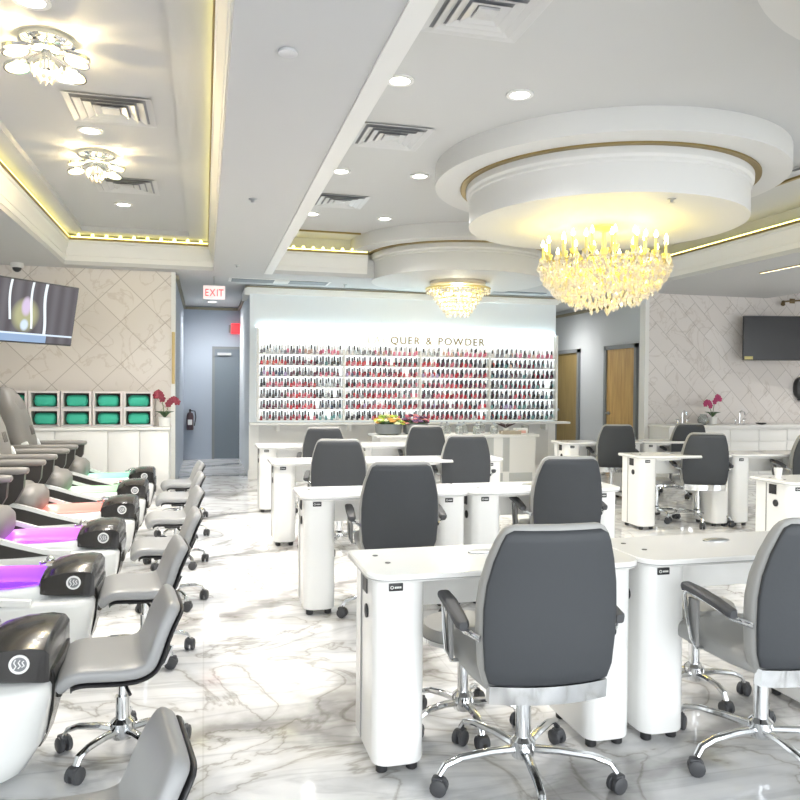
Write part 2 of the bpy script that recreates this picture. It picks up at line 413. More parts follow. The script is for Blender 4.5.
# doors ---------------------------------------------------------------
def door_y(name, x0, x1, y, h):   # door in a wall facing -Y
    f = tag(MB().box((x0-.05, y-.03, 0), (x0, y+.01, h+.05)).box((x1, y-.03, 0), (x1+.05, y+.01, h+.05)).box((x0, y-.03, h), (x1, y+.01, h+.05)).build(name, FRAMEG, smooth=False), kind='structure')
    return f
d1 = door_y('door_1', .19, .655, YE, 2.13)
MB().box((.19, YE-.02, .01), (.655, YE, 2.13)).build('door_leaf', DOORG, d1, smooth=False)
MB().box((.24, YE-.06, 2.01), (.50, YE-.02, 2.06)).build('door_closer', ALU, d1, smooth=False)
def door_x(name, y0, y1, x, h, m):   # door in the side wall facing -X
    f = tag(MB().box((x-.05, y0, 0), (x+.01, y0+.07, h)).box((x-.05, y1-.07, 0), (x+.01, y1, h)).box((x-.05, y0, h-.07), (x+.01, y1, h)).build(name, FRAMEG, smooth=False), kind='structure')
    MB().box((x-.02, y0+.07, .01), (x, y1-.07, h-.07)).build('door_leaf', m, f, smooth=False)
    h_ = MB().cyl((x-.02, y1-.14, 1.0), (x-.07, y1-.14, 1.0), .012).cyl((x-.07, y1-.13, 1.0), (x-.07, y1-.27, 1.0), .012).lathe([(.03, 0), (.03, .01)], 12, M=Matrix.Translation((x-.02, y1-.14, 1.0)) @ Matrix.Rotation(R(-90), 4, 'Y'))
    h_.build('door_handle', ALU, f)
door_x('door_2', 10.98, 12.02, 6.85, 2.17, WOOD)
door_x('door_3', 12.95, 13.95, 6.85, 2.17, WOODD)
t = tag(MB().rbox((-.43, YT-.04, 1.44), (-.39, YT-.015, 2.14), .006).build('wall_panel', STRIPW), 'tan vertical strip on the end of the left tiled wall', 'wall strip')

# ------------------------------------------------------------------ ceiling fittings
def make_vent():
    t = thing('ceiling_vent', '', 'vent', group='square ceiling vents')
    MB().box((-.27, -.27, -.004), (.27, .27, -.001)).build('backing', VENTD, t, smooth=False)
    def fr(w0, w1, z0, z1):
        rings = [[(sx*w, sy*w, z) for sx, sy in ((-1,-1),(1,-1),(1,1),(-1,1))] for w, z in ((w1, z1), (w0, z0), (w0-.006, z0), (w1-.006, z1))]
        return MB().loft(rings, cap=False, closed=True)
    fr(.295, .25, -.012, -.003).build('frame', VENTM, t, smooth=False)
    for w in (.235, .175, .115): fr(w, w-.045, -.022, -.006).build('louver', VENTM, t, smooth=False)
    MB().box((-.06, -.06, -.02), (.06, .06, -.008)).build('center_plate', VENTM, t, smooth=False)
    return t
vent0 = make_vent()
ZV = ZP
vl = [((-.655, 5.82, ZC), 'grey square vent on the left tray ceiling, nearest of its pair'),
      ((-.75, 7.98, ZC), 'grey square vent on the left tray ceiling, the farther one'),
      ((1.48, 3.93, ZP), 'large grey square vent at the top edge, nearest on the main ceiling'),
      ((1.47, 6.08, ZP), 'grey square vent on the main ceiling between the two pairs of downlights'),
      ((1.44, 8.33, ZP), 'small grey square vent on the main ceiling, farthest from the front'),
      ((5.55, 5.75, ZP), 'grey square vent right of the big round ceiling drum')]
for i, (l, s_) in enumerate(vl):
    o = vent0 if i == 0 else copy_tree(vent0, l)
    o.location = l; o['label'] = s_
def make_downlight():
    t = thing('downlight', '', 'ceiling light', group='round recessed downlights')
    MB().ring(.068, .095, -.012, -.001, 28).build('trim_ring', TRIMW, t)
    MB().lathe([(.069, -.004), (.069, -.007), (.05, -.010), (.005, -.011)], 24, cap=False).build('lens', LAMP, t)
    return t
dl0 = make_downlight()
dls = [((-.87, 4.285, ZC), 'round white downlight cut by the top edge above the left crystal fixture', 1),
       ((-.867, 5.31, ZC), 'round white downlight right below the nearer crystal fixture of the left tray', 1),
       ((-.868, 6.337, ZC), 'round white downlight just beyond the nearer square vent of the left tray', 1),
       ((-.845, 7.526, ZC), 'round white downlight just behind the farther crystal fixture of the left tray', 1),
       ((-.865, 8.814, ZC), 'small round white downlight at the far end of the left tray', 1),
       ((1.26, 4.95, ZP), 'bright round downlight beside the beam, nearest on the main ceiling', 1),
       ((2.13, 4.96, ZP), 'bright round downlight just in front of the big round ceiling drum', 1),
       ((1.25, 7.17, ZP), 'round downlight beside the beam behind the middle square vent', 1),
       ((2.02, 7.12, ZP), 'round downlight partly hidden at the left rim of the big drum', 1),
       ((2.12, 9.02, ZP), 'small round downlight in front of the far ceiling drum', 1),
       ((1.23, 9.02, ZP), 'faint round downlight beside the beam just above the glowing spots', 1),
       ((.128, 14.2, ZS), 'small round downlight on the hallway ceiling behind the exit sign', 1.5),
       ((5.85, 4.4, ZP), 'round white downlight right of the big drum outside the picture', 1),
       ((9.8, 8.6, 3.2), 'added unseen downlight brightening the tiles above the far right vanity', 1.3),  # added lamp, out of view, lifts the dim right tile wall
       ((9.8, 5.8, 3.2), 'added unseen downlight at the right side strip, brightening the tiles', 1.3),  # second added lamp out of view for the same tiles
       ((6.15, 12.9, ZS), 'unseen small round downlight put in to light the side hall doors', .9)]  # unseen lamp placed to light the side hall
LW = 20
for i, (l, s_, w) in enumerate(dls):
    o = dl0 if i == 0 else copy_tree(dl0, l)
    o.location = l; o['label'] = s_
    lt = bpy.data.lights.new('downlight_lamp', 'SPOT'); lt.energy = LW*w*2.2; lt.spot_size = R(130); lt.spot_blend = .8; lt.shadow_soft_size = .07; lt.color = (1, .97, .93)
    if l[1] > 12: lt.spot_size = R(176); lt.spot_blend = 1.; lt.shadow_soft_size = .12
    q = bpy.data.objects.new('downlight_lamp', lt); COL.objects.link(q); q.parent = o; q.location = (0, 0, -.03)
def slot(name, label, loc):
    t = thing(name, label, 'vent', loc)
    MB().box((-.70, -.16, -.012), (-.10, .16, -.001)).build('grille', VENTM if 0 else MATS['vent_slot'], t, smooth=False)
    MB().box((.12, -.16, -.012), (.68, .16, -.001)).build('grille', MATS['vent_slot'], t, smooth=False)
    MB().box((-.10, -.15, -.014), (.12, .15, -.001)).build('center_block', TRIMW, t, smooth=False)
    f = MB().box((-.74, -.19, -.006), (.72, .19, -.0005)); f.build('frame', TRIMW, t, smooth=False)
mat('vent_slot', '#7b8388', .5)
slot('linear_vent', 'long grey slot vent in the ceiling before the lit polish wall', (1.07, 11.17, ZS))
t = thing('linear_vent', 'faint grey slot vent above the right end of the polish wall', 'vent', (4.85, 11.25, ZS))
MB().box((-.45, -.07, -.012), (.45, .07, -.001)).build('grille', MATS['vent_slot'], t, smooth=False)
t = thing('sprinkler_cover', 'small round white sprinkler cover on the beam, nearest the front', 'sprinkler', (.363, 3.50, ZS))
MB().lathe([(.04, 0), (.045, -.008), (.045, -.014), (.03, -.02), (.005, -.02)], 20).build('cover', VENTM, t)
for l, s_ in (((.378, 6.33, ZS), 'tiny round sprinkler on the beam halfway along'), ((.39, 9.82, ZS), 'tiny round sprinkler at the far end of the beam'), ((3.60, 5.33, 2.938), 'tiny dark sprinkler on the underside of the big round drum'), ((2.03, 11.2, ZS), 'tiny sprinkler on the ceiling right of the long slot vent')):
    t = thing('ceiling_sprinkler', s_, 'sprinkler', l)
    MB().lathe([(.035, 0), (.035, -.005), (.012, -.01), (.012, -.03), (.028, -.032), (.004, -.035)], 14).build('head', ALU, t)
t = thing('linear_light', 'slim warm strip light recessed in the right hand soffit', 'light', (7.0, 7.4, ZS))
MB().box((-.02, -1.6, -.012), (.02, 1.0, -.001)).build('housing', GOLD, t, smooth=False)
MB().box((-.012, -1.58, -.016), (.012, .98, -.011)).build('diffuser', mat('strip_warm', '#fff4d6', .5, emit='#fff0cc', es=1.2), t, smooth=False)
t = thing('dome_camera', 'small white dome camera under the ceiling above the left screen', 'camera', (-2.3, 10.5, ZS))
MB().lathe([(.075, 0), (.075, -.05), (.06, -.06)], 20).build('housing', TRIMW, t)
MB().ball((0, 0, -.06), .055, 14, 8).build('lens_dome', BLACK, t)
t = thing('spotlight', 'small bronze spotlight rail on the wall above the right screen', 'spotlight', (9.55, YT, 2.92))
BRZ = mat('bronze', '#7b6a4c', .4, .6)
MB().rbox((-.05, -.02, -.04), (.05, 0, .04), .006).cyl((0, 0, 0), (0, -.10, 0), .012).build('wall_bracket', BRZ, t)
MB().cyl((-.28, -.10, -.03), (.4, -.10, .03), .014).build('rail', BRZ, t)
MB().cyl((-.25, -.10, -.03), (-.29, -.13, -.08), .028, 12, .035).build('head', BRZ, t)

# crystal flush fixtures of the left tray
def drop_mesh(h=.05, w=.014, m=CRYSTAL, name='crystal_drop'):
    return MB().add([(0,0,0), (w,0,-h*.62), (0,w,-h*.62), (-w,0,-h*.62), (0,-w,-h*.62), (0,0,-h)],
                    [(0,1,2),(0,2,3),(0,3,4),(0,4,1),(5,2,1),(5,3,2),(5,4,3),(5,1,4)]).mesh(name, m, smooth=False)
CD = drop_mesh(); CDB = drop_mesh(.075, .02)
PETAL = mat('frosted_petal', '#fffbe8', .2, emit='#fff0c0', es=1.1)
def flush(loc, label):
    t = thing('crystal_ceiling_light', label, 'ceiling light', loc, group='crystal petal lights of the left tray'); t.scale = (.8, .8, .85)
    MB().lathe([(.02, 0), (.19, 0), (.19, -.03), (.16, -.045), (.02, -.05)], 32).build('canopy', CHROME, t)
    MB().cyl((0,0,-.05), (0,0,-.2), .03).build('stem', CHROME, t)
    for k in range(8):
        a = 2*pi*k/8+.2; r = .2+.07*(k % 2); z = -.11-.035*(k % 2)
        M = Matrix.Translation((r*cos(a), r*sin(a), z)) @ Matrix.Rotation(a, 4, 'Z') @ Matrix.Rotation(R(12), 4, 'Y')
        p = MB().lathe([(.005, .012), (.06, .01), (.085, .0), (.085, -.012), (.06, -.02), (.005, -.022)], 20, M=M).build('petal_disc', PETAL, t)
        MB().ring(.083, .093, -.016, .002, 20, M=M).build('rim', CHROME, p)
        MB().cyl((.02*cos(a), .02*sin(a), -.07), (r*cos(a), r*sin(a), z+.01), .006).build('arm', CHROME, t)
    for k in range(14):
        a = 2*pi*k/7; r = .05+.05*(k >= 7)
        o = bpy.data.objects.new('crystal_drop', CDB); COL.objects.link(o); o.parent = t; o.location = (r*cos(a), r*sin(a), -.17-.05*(k < 7))
    lt = bpy.data.lights.new('fixture_lamp', 'POINT'); lt.energy = 42; lt.color = (1, .78, .42); lt.shadow_soft_size = .05
    q = bpy.data.objects.new('fixture_lamp', lt); COL.objects.link(q); q.parent = t; q.location = (0, 0, -.17)
flush((-.885, 4.75, ZC), 'crystal petal ceiling light at upper left, the nearer of two')
flush((-.905, 6.97, ZC), 'crystal petal ceiling light over the left tray, the farther of two')

# main chandelier
def chandelier():
    cx, cy, zt = 3.61, 6.40, 2.938
    t = thing('chandelier', 'large gold candle chandelier with crystal drops under the big round drum', 'chandelier', (cx, cy, zt))
    MB().lathe([(.005, 0), (.11, 0), (.11, -.02), (.05, -.045), (.015, -.06)], 24).build('canopy', GOLDB, t)
    MB().cyl((0,0,-.05), (0,0,-.62), .02).lathe([(.02,-.2),(.05,-.26),(.03,-.32),(.07,-.4),(.03,-.5),(.02,-.6)], 16).build('stem', GOLDB, t)
    fr = MB()
    for r, z in ((.56, -.36), (.42, -.34), (.28, -.33)):
        fr.ring(r-.008, r+.008, z-.01, z+.01, 48)
    fr.build('ring_frame', GOLDB, t)
    cup = MB().lathe([(.006,-.05),(.02,-.045),(.034,-.01),(.036,0),(.012,.002),(.012,.11),(.003,.112)], 12).mesh('candle', GOLDB)
    fl = MB().lathe([(.004,.108),(.016,.125),(.017,.14),(.009,.165),(.002,.18)], 10).mesh('bulb', FLAME)
    arm = MB().tube([(.03,0,-.42),(.12,0,-.48),(.24,0,-.44),(.30,0,-.36)], .009, 6)
    spots = [(.56, -.30, 2*pi*k/16) for k in range(16)]+[(.38, -.24, 2*pi*(k+.5)/12) for k in range(12)]
    for r, z, a in spots:
        ar = MB().tube([(.03*cos(a),.03*sin(a),-.40),(r*.4*cos(a),r*.4*sin(a),-.50),(r*.8*cos(a),r*.8*sin(a),-.47),(r*cos(a),r*sin(a),z-.04)], .008, 6).build('arm', GOLDB, t)
        c = bpy.data.objects.new('candle', cup); COL.objects.link(c); c.parent = t; c.location = (r*cos(a), r*sin(a), z)
        f = bpy.data.objects.new('bulb', fl); COL.objects.link(f); f.parent = c
    # crystal tiers: hanging drops on a bowl
    pts = []
    rnd = random.Random(3)
    for lev in range(13):
        u = lev/12; z = -.32-.40*u; r = .59*math.sqrt(max(1-u**1.6*.95, .03)); n = max(8, int(2*pi*r/.05))
        for k in range(n):
            a = 2*pi*(k+.5*(lev % 2))/n+rnd.uniform(-.03, .03); q_ = r+rnd.uniform(-.035, .02); pts.append((q_*cos(a), q_*sin(a), z+rnd.uniform(-.035, .03)))
    for lev in range(5):
        r = .5-.09*lev; n = int(2*pi*r/.07)
        for k in range(n):
            a = 2*pi*k/n; pts.append((r*cos(a), r*sin(a), -.36-.05*lev+rnd.uniform(-.02, .02)))
    d = Vector((-3.61, -6.4, 0)).normalized()
    pts.sort(key=lambda p: -(p[0]*d.x+p[1]*d.y))
    for p in pts[:100]:
        o = bpy.data.objects.new('crystal_drop', CDB); COL.objects.link(o); o.parent = t; o.location = p
    rest = MB(); vs = [v.co[:] for v in CDB.vertices]; fs = [tuple(f.vertices) for f in CDB.polygons]
    for p in pts[100:]: rest.add([(v[0]+p[0], v[1]+p[1], v[2]+p[2]) for v in vs], fs)
    tag(rest.build('crystal_drops', CRYSTAL, t, smooth=False), kind='stuff')
    for k in range(5):
        a = 2*pi*k/5; r = .36
        lt = bpy.data.lights.new('chandelier_lamp', 'POINT'); lt.energy = 4.0; lt.color = (1, .80, .10); lt.shadow_soft_size = .08
        q = bpy.data.objects.new('chandelier_lamp', lt); COL.objects.link(q); q.parent = t; q.location = (r*cos(a), r*sin(a), -.27)
    lt = bpy.data.lights.new('chandelier_lamp', 'POINT'); lt.energy = 6; lt.color = (1, .86, .5); lt.shadow_soft_size = .1
    q = bpy.data.objects.new('chandelier_lamp', lt); COL.objects.link(q); q.parent = t; q.location = (0, 0, -.47)
chandelier()
def basket_chandelier():
    t = thing('basket_chandelier', 'small tiered crystal basket chandelier in front of the polish wall', 'chandelier', (3.53, 10.38, 2.938))
    MB().lathe([(.01, 0), (.40, 0), (.40, -.04), (.36, -.06), (.01, -.06)], 40).build('canopy', CRYSTAL, t)
    MB().ring(.36, .47, -.11, -.09, 40).build('flange', GOLDB, t)
    fr = MB(); n_ = 0
    lv = [(.37, -.13), (.335, -.19), (.295, -.25), (.25, -.31), (.205, -.37), (.16, -.43)]
    for r, z in lv: fr.ring(r-.01, r, z, z+.015, 40)
    for a in range(6): fr.cyl((.37*cos(a*pi/3), .37*sin(a*pi/3), -.1), (.15*cos(a*pi/3), .15*sin(a*pi/3), -.43), .005, 6)
    fr.build('tier_frame', GOLDB, t)
    lists = []
    for r, z in [(.45, -.10)]+lv:
        n = int(2*pi*r/.075)
        for k in range(n): a = 2*pi*k/n+z*9; lists.append((r*cos(a), r*sin(a), z))
    lists.sort(key=lambda p: p[1])
    for p in lists[:100]:
        o = bpy.data.objects.new('crystal_drop', CDB); COL.objects.link(o); o.parent = t; o.location = p
    rest = MB(); vs = [v.co[:] for v in CDB.vertices]; fs = [tuple(f.vertices) for f in CDB.polygons]
    for p in lists[100:]: rest.add([(v[0]+p[0], v[1]+p[1], v[2]+p[2]) for v in vs], fs)
    tag(rest.build('crystal_drops', CRYSTAL, t, smooth=False), kind='stuff')
    for k in range(5):
        o = MB().ball((.17*cos(k*1.257), .17*sin(k*1.257), -.17), .03, 10, 6).build('bulb', FLAME, t)
    lt = bpy.data.lights.new('basket_lamp', 'POINT'); lt.energy = 16; lt.color = (1, .92, .72); lt.shadow_soft_size = .12
    q = bpy.data.objects.new('basket_lamp', lt); COL.objects.link(q); q.parent = t; q.location = (0, 0, -.22)
basket_chandelier()

# exit signs, extinguisher -----------------------------------------------------
t = thing('exit_sign', 'white exit sign with red letters hanging at the hallway entrance', 'exit sign', (.125, 10.95, 0))
MB().rbox((-.15, -.025, 2.63), (.15, .025, 2.82), .008).build('sign_box', SIGNW, t)
MB().cyl((0, 0, 2.82), (0, 0, 2.95), .01).build('hanger', ALU, t)
its = []; x = 0
for ch in 'EXIT':
    me, w = text_mesh(ch, .142, .004, REDSIGN); facing(me)
    its.append((me, x)); x += w+.014
x -= .014
for me, xx in its:
    o = bpy.data.objects.new('letter', me); COL.objects.link(o); o.parent = t; o.location = ((xx-x/2)*.255/x, -.03, 2.672); o.scale = (.255/x, 1, 1)
t = thing('exit_sign', 'plain red lit sign high on the wall above the grey hallway door', 'exit sign', (.615, 15.1, 0))
MB().rbox((-.12, -.06, 2.43), (.045, -.0, 2.63), .008).build('sign_box', REDSIGN, t)
MB().box((-.165, -.04, 2.45), (-.12, 0, 2.60)).build('bracket', FRAMEG, t, smooth=False)
t = thing('fire_extinguisher', 'dark fire extinguisher mounted on the hallway end wall', 'fire extinguisher', (-.265, 15.02, .57))
MB().lathe([(.005, 0), (.06, 0), (.065, .02), (.065, .27), (.05, .32), (.02, .34), (.02, .37)], 18).build('cylinder', mat('extinguisher', '#4c3a3f', .35), t)
MB().box((-.02, -.02, .36), (.02, .02, .39)).box((-.015, -.10, .385), (.015, .03, .40)).build('valve_handle', BLACK, t, smooth=False)
MB().tube([(.02, 0, .37), (.09, -.02, .36), (.105, -.03, .25), (.08, -.04, .08)], .01, 6).build('hose', BLACK, t)
MB().box((-.04, -.068, .1), (.04, -.058, .2)).build('paper_label', TRIMW, t, smooth=False)
MB().box((-.03, .055, .15), (.03, .08, .3)).build('wall_bracket', ALU, t, smooth=False)

# ------------------------------------------------------------------ polish display wall
PANEL = mat('backlit_panel', '#f4f6f6', .4, emit='#f2fdff', es=.34)
STRIPLED = mat('cool_led', '#ffffff', .5, emit='#d4f3ff', es=14)
disp = thing('polish_display', 'large white backlit display with seven shelves covering the back wall', 'display shelf', (3.23, YD, 0))
X0, X1 = .76, 5.70
ox = 3.23
MB().box((X0-ox, -.04, .885), (X1-ox, 0, 2.30)).build('back_panel', PANEL, disp, smooth=False)
bays = [(.80, 2.07), (2.11, 3.30), (3.34, 4.47), (4.51, 5.66)]
rows_z = [.905+.168*k for k in range(7)]
for k, z in enumerate(rows_z):
    MB().box((X0-ox, -.135, z-.012), (X1-ox, -.04, z)).box((X0+.04-ox, -.088, z), (X1-.04-ox, -.042, z+.022)).build('shelf', TRIMW, disp, smooth=False)
for x in (X0, 2.075, 3.305, 4.475, X1-.035):
    MB().box((x-ox, -.14, .885), (x-ox+.035, -.04, 2.0 if X0 < x < X1-.04 else 2.30)).build('upright', TRIMW, disp, smooth=False)
MB().box((X0+.02-ox, -.03, 2.305), (X1-.02-ox, -.012, 2.318)).build('light_strip', STRIPLED, disp, smooth=False)
for k in range(1, 7):
    MB().box((X0+.05-ox, -.12, rows_z[k]-.018), (X1-.05-ox, -.11, rows_z[k]-.0125)).build('light_strip', mat('shelf_led', '#ffffff', .5, emit='#f2fbff', es=1.2), disp, smooth=False)
lg = thing('wall_ledge', 'long white ledge running under the lit polish display', 'ledge', (3.28, YD, 0))
MB().rbox((-2.63, -.26, .835), (2.60, 0, .87), .008).build('ledge_board', TRIMW, lg)
for x in (-2.2, -1.1, 0, 1.1, 2.2): MB().box((x-.02, -.2, .74), (x+.02, -.003, .835)).build('bracket', TRIMW, lg, smooth=False)
# lower wall facing below the ledge
struct('baseboard_display', MB().box((.64, YD-.02, 0), (5.74, YD, .14)), TRIMW, smooth=False)
struct('trim_16', MB().box((.655, YD-.012, .14), (.80, YD, .83)).box((5.6, YD-.012, .14), (5.725, YD, .83)), LAMC, smooth=False)
struct('trim_17', MB().box((.80, YD-.008, .14), (5.6, YD, .83)), WHITE, smooth=False)

# lettering
GOLDT = mat('gold_letters', '#86703f', .4, .2); GLARET = mat('glare_letters', '#e6e2d4', .4)  # first letters coloured pale for the white reflection on the gold
let = thing('wall_lettering', 'gold capital letters on the wall above the polish shelves', 'lettering', (3.23, YD-.04, 2.105))
txt = 'LACQUER & POWDER'; widths = []; x = 0; items = []
for i, ch in enumerate(txt):
    if ch == ' ': x += .075; continue
    me, w = text_mesh(ch, .165, .006, GLARET if i < 3 else GOLDT); facing(me); items.append((me, x)); x += w+.024
x_end = 4.45
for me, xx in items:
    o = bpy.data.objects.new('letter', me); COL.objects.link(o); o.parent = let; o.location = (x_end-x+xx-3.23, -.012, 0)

# polish bottles
PAL = {'dark red': '#8e2634', 'red': '#c23a44', 'rose': '#cf7384', 'pink': '#e48aa4', 'plum': '#6b3a4e', 'black': '#2e2b2f', 'grey': '#88858a', 'nude': '#cfae9f', 'lilac': '#b29cc4', 'teal': '#6d9c9c', 'silver': '#c2c6c8', 'white': '#ece7e4', 'coral': '#dd6a58', 'navy': '#3b4660'}
CAPM = {'black': mat('cap_black', '#3f3b3e', .35), 'white': mat('cap_white', '#e8e6e4', .35), 'grey': mat('cap_grey', '#77757a', .35)}
BODY = {k: mat('polish_'+k.replace(' ', '_'), v, .12, coat=.5) for k, v in PAL.items()}
def bottle_mb(mb, M=None):
    mb.loft([[(x, y, z) for x, y in sup(w, w, 8, 3)] for w, z in ((.0185, 0), (.0205, .005), (.0205, .05), (.015, .060), (.010, .064))], 0, M=M)
    mb.lathe([(.0125, .064), (.0135, .068), (.0115, .122), (.008, .125)], 7, mi=1, M=M)
    return mb
BM = {}
def bottle_mesh(c, cap):
    if (c, cap) not in BM: BM[c, cap] = bottle_mb(MB()).mesh('polish_bottle', [BODY[c], CAPM[cap]])
    return BM[c, cap]
rb = random.Random(11)
rowpal = [ # bottom row first: (left colours, middle, right)
    (['grey','black','dark red'], ['dark red','rose','black'], ['black','teal','silver']),
    (['grey','lilac','plum'], ['red','dark red','rose'], ['black','grey','navy']),
    (['black','grey','plum'], ['dark red','rose','red'], ['grey','black','silver']),
    (['black','plum','rose'], ['dark red','rose','red'], ['grey','plum','silver']),
    (['navy','lilac','rose'], ['grey','plum','black'], ['dark red','rose','plum']),
    (['red','coral','nude'], ['plum','grey','dark red'], ['black','grey','teal']),
    (['grey','silver','white'], ['grey','nude','pink'], ['pink','white','rose'])]
tints = [[], ['red','rose','dark red'], ['rose','red','plum'], ['black','navy','teal','grey']]
SHN = ['bottom', 'second lowest', 'third lowest', 'middle', 'third highest', 'second highest', 'top']
BAYN = ['leftmost bay', 'second bay from left']
placed = []
for b, (xa, xb) in enumerate(bays):
    n = 28
    for r, z in enumerate(rows_z):
        for k in range(n):
            u = k/(n-1)
            if rb.random() < (.10 if u > .85 else .015): continue
            seg = rowpal[r][0 if u < .33 else (1 if u < .68 else 2)]
            c = rb.choice(seg)
            if b and r < 6 and rb.random() < .55: c = rb.choice(tints[b])
            cap = 'black' if rb.random() < .72 else ('grey' if rb.random() < .6 else 'white')
            if r == 6 and rb.random() < .5: cap = 'white'
            placed.append((b, r, k, xa+.03+(xb-xa-.06)*u, YD-.09+(.024 if k % 2 else -.024), z+(.022 if k % 2 else 0), c, cap, rb.uniform(-.3, .3)))
cnt = 0; stuff = {}
for (b, r, k, x, y, z, c, cap, a) in placed:
    if cnt < 300 and b < 2:
        o = bpy.data.objects.new('polish_bottle', bottle_mesh(c, cap)); COL.objects.link(o)
        o.location = (x, y, z); o.rotation_euler = (0, 0, a)
        tag(o, f'{c} polish bottle, {ORD(k)} from left on the {SHN[r]} shelf, {BAYN[b]}', 'nail polish', 'nail polish bottles on the lit display wall'); cnt += 1
    else: stuff.setdefault(0, []).append((x, y, z, c, cap, a))
mb = MB(); slots = []; 
for (x, y, z, c, cap, a) in stuff[0]:
    for key in (BODY[c], CAPM[cap]):
        if key not in slots: slots.append(key)
    o0 = len(mb.f); tmp = bottle_mb(MB(), Matrix.Translation((x, y, z)) @ Matrix.Rotation(a, 4, 'Z'))
    off = len(mb.v); mb.v += tmp.v; mb.f += [tuple(i+off for i in f) for f in tmp.f]
    mb.m += [slots.index(BODY[c]) if q == 0 else slots.index(CAPM[cap]) for q in tmp.m]
tag(mb.build('polish_bottles', slots), 'crowded nail polish bottles filling the right half of the lit display', 'nail polish', 'nail polish bottles on the lit display wall', 'stuff')

# ------------------------------------------------------------------ island counter and what stands on it
ctr = thing('display_counter', 'low white counter with flowers and glassware before the polish wall', 'counter', (3.45, 10.2, 0))
MB().rbox((-1.2, -.27, .73), (1.17, .3, .765), .008).build('countertop', TRIMW, ctr)
MB().box((-1.15, -.23, 0), (1.13, .27, .73)).build('body', LAMC, ctr, smooth=False)
GP = mat('shade_vent_grey', '#b6b9b8', .5)
for x in (.44, .68): MB().box((x-.05, -.236, .24), (x+.05, -.23, .72)).build('grey_strip', GP, ctr, smooth=False)  # shadows between the counter doors, painted as upright grey strips
for x0, x1 in ((.20, .38), (.49, .63), (.73, 1.08)): MB().box((x0, -.238, .10), (x1, -.23, .22)).build('grey_strip', GP, ctr, smooth=False)
ZT = .765
def flower_bowl(loc, label, cols, w):
    t = thing('flower_bowl', label, 'flowers', loc)
    MB().lathe([(w*.75, 0), (w*.95, .02), (w, .10), (w*1.02, .15), (w*.97, .15), (w*.94, .10), (w*.88, .03), (.004, .02)], 28, cap=False).build('glass_bowl', mat('smoky_glass', '#9a9fa0', .12, trans=.35), t)
    tag(MB().ball((0, 0, .13), w*.9, 14, 8, sc=(1, 1, .45)).build('foliage', LEAF, t))
    rn = random.Random(len(label))
    for k in range(34):
        a = rn.uniform(0, 2*pi); q = w*1.05*math.sqrt(rn.random()); z = .17+.09*(1-(q/w)**2)+rn.uniform(-.02, .03)
        b = MB()
        s_ = rn.uniform(.03, .05)
        for j in range(5):
            an = 2*pi*j/5; b.ball((s_*.5*cos(an), s_*.5*sin(an), 0), s_*.55, 7, 4, sc=(1, 1, .6))
        b.ball((0, 0, s_*.25), s_*.3, 6, 4)
        b.build('blossom', rn.choice(cols), t, loc=(q*cos(a), q*sin(a), z))
    for k in range(14):
        a = 2*pi*k/14; q = w*.95
        MB().add([(0,0,0),(q*.35*cos(a-.3),q*.35*sin(a-.3),.05),(q*.75*cos(a),q*.75*sin(a),.03),(q*.35*cos(a+.3),q*.35*sin(a+.3),.05),(q*.35*cos(a),q*.35*sin(a),.035)], [(0,1,4),(1,2,4),(2,3,4),(3,0,4)]).build('leaf', LEAF, t, loc=(q*.5*cos(a), q*.5*sin(a), .14))
yg = [mat('bloom_yellow_green', '#c9d65a', .6), mat('bloom_lime', '#a6c45c', .6), mat('bloom_cream', '#ecefb4', .6), mat('bloom_orange', '#d8a24e', .6)]
pp = [mat('bloom_purple', '#7d5a80', .6), mat('bloom_pink', '#c9697c', .6), mat('bloom_rose', '#d98d8e', .6), mat('bloom_plum', '#6a4a63', .6)]
flower_bowl((2.46, 10.15, ZT), 'glass bowl of yellow green flowers at the left of the white counter', yg, .185)
flower_bowl((2.86, 10.22, ZT), 'glass bowl of purple and pink flowers beside the yellow green ones', pp, .175)
def jar_mesh():
    return MB().lathe([(.05, 0), (.055, .01), (.055, .10), (.045, .115), (.045, .12)], 16).mesh('jar', mat('pale_glass', '#e6ecea', .08, trans=.8))
JM = jar_mesh(); LM = MB().lathe([(.048, .12), (.052, .125), (.052, .135), (.015, .15), (.015, .17), (.004, .172)], 16).mesh('jar_lid', ALU)
for k in range(7):
    x = 3.22+.13*k; y = 10.28 if k % 2 else 10.12
    t = thing('glass_jar', f'clear lidded glass jar, {ORD(k)} from the left in the row on the counter', 'jar', (x, y, ZT), group='glass jars on the white counter')
    for nm, me in (('jar_body', JM), ('lid', LM)):
        o = bpy.data.objects.new(nm, me); COL.objects.link(o); o.parent = t
t = thing('sample_tray', 'wooden rimmed tray of pale samples right of the glass jars', 'tray', (4.22, 10.02, ZT))
MB().rbox((-.15, -.07, 0), (.13, .07, .012), .004).box((-.15, -.07, .012), (.13, -.06, .05)).box((-.15, .06, .012), (.13, .07, .05)).build('tray', mat('tray_tan', '#a99f8c', .5), t)
for k in range(6): MB().rbox((-.13+.042*k, -.05, .012), (-.098+.042*k, .05, .04+.006*(k % 2)), .005).build('sample', mat('sample_pale', '#d8d3c8', .5), t)
t = thing('potted_succulent', 'dark leafy plant leaning over the sample tray on the counter', 'plant', (4.25, 10.28, ZT))
MB().lathe([(.035, 0), (.045, .05), (.048, .075), (.005, .07)], 14).build('pot', TRIMW, t)
for k in range(7):
    a = k*.9; MB().add([(0,0,.07),(.05*cos(a-.3),.05*sin(a-.3),.13),(.16*cos(a),.16*sin(a),.145),(.05*cos(a+.3),.05*sin(a+.3),.12)], [(0,1,2),(0,2,3)]).build('leaf', mat('dark_leaf', '#4f3a3c', .5), t)
t = thing('tissue_box', 'white and pink box at the right end of the counter', 'box', (4.42, 10.12, ZT))
MB().rbox((-.10, -.06, 0), (.08, .06, .08), .006).build('box_body', TRIMW, t)
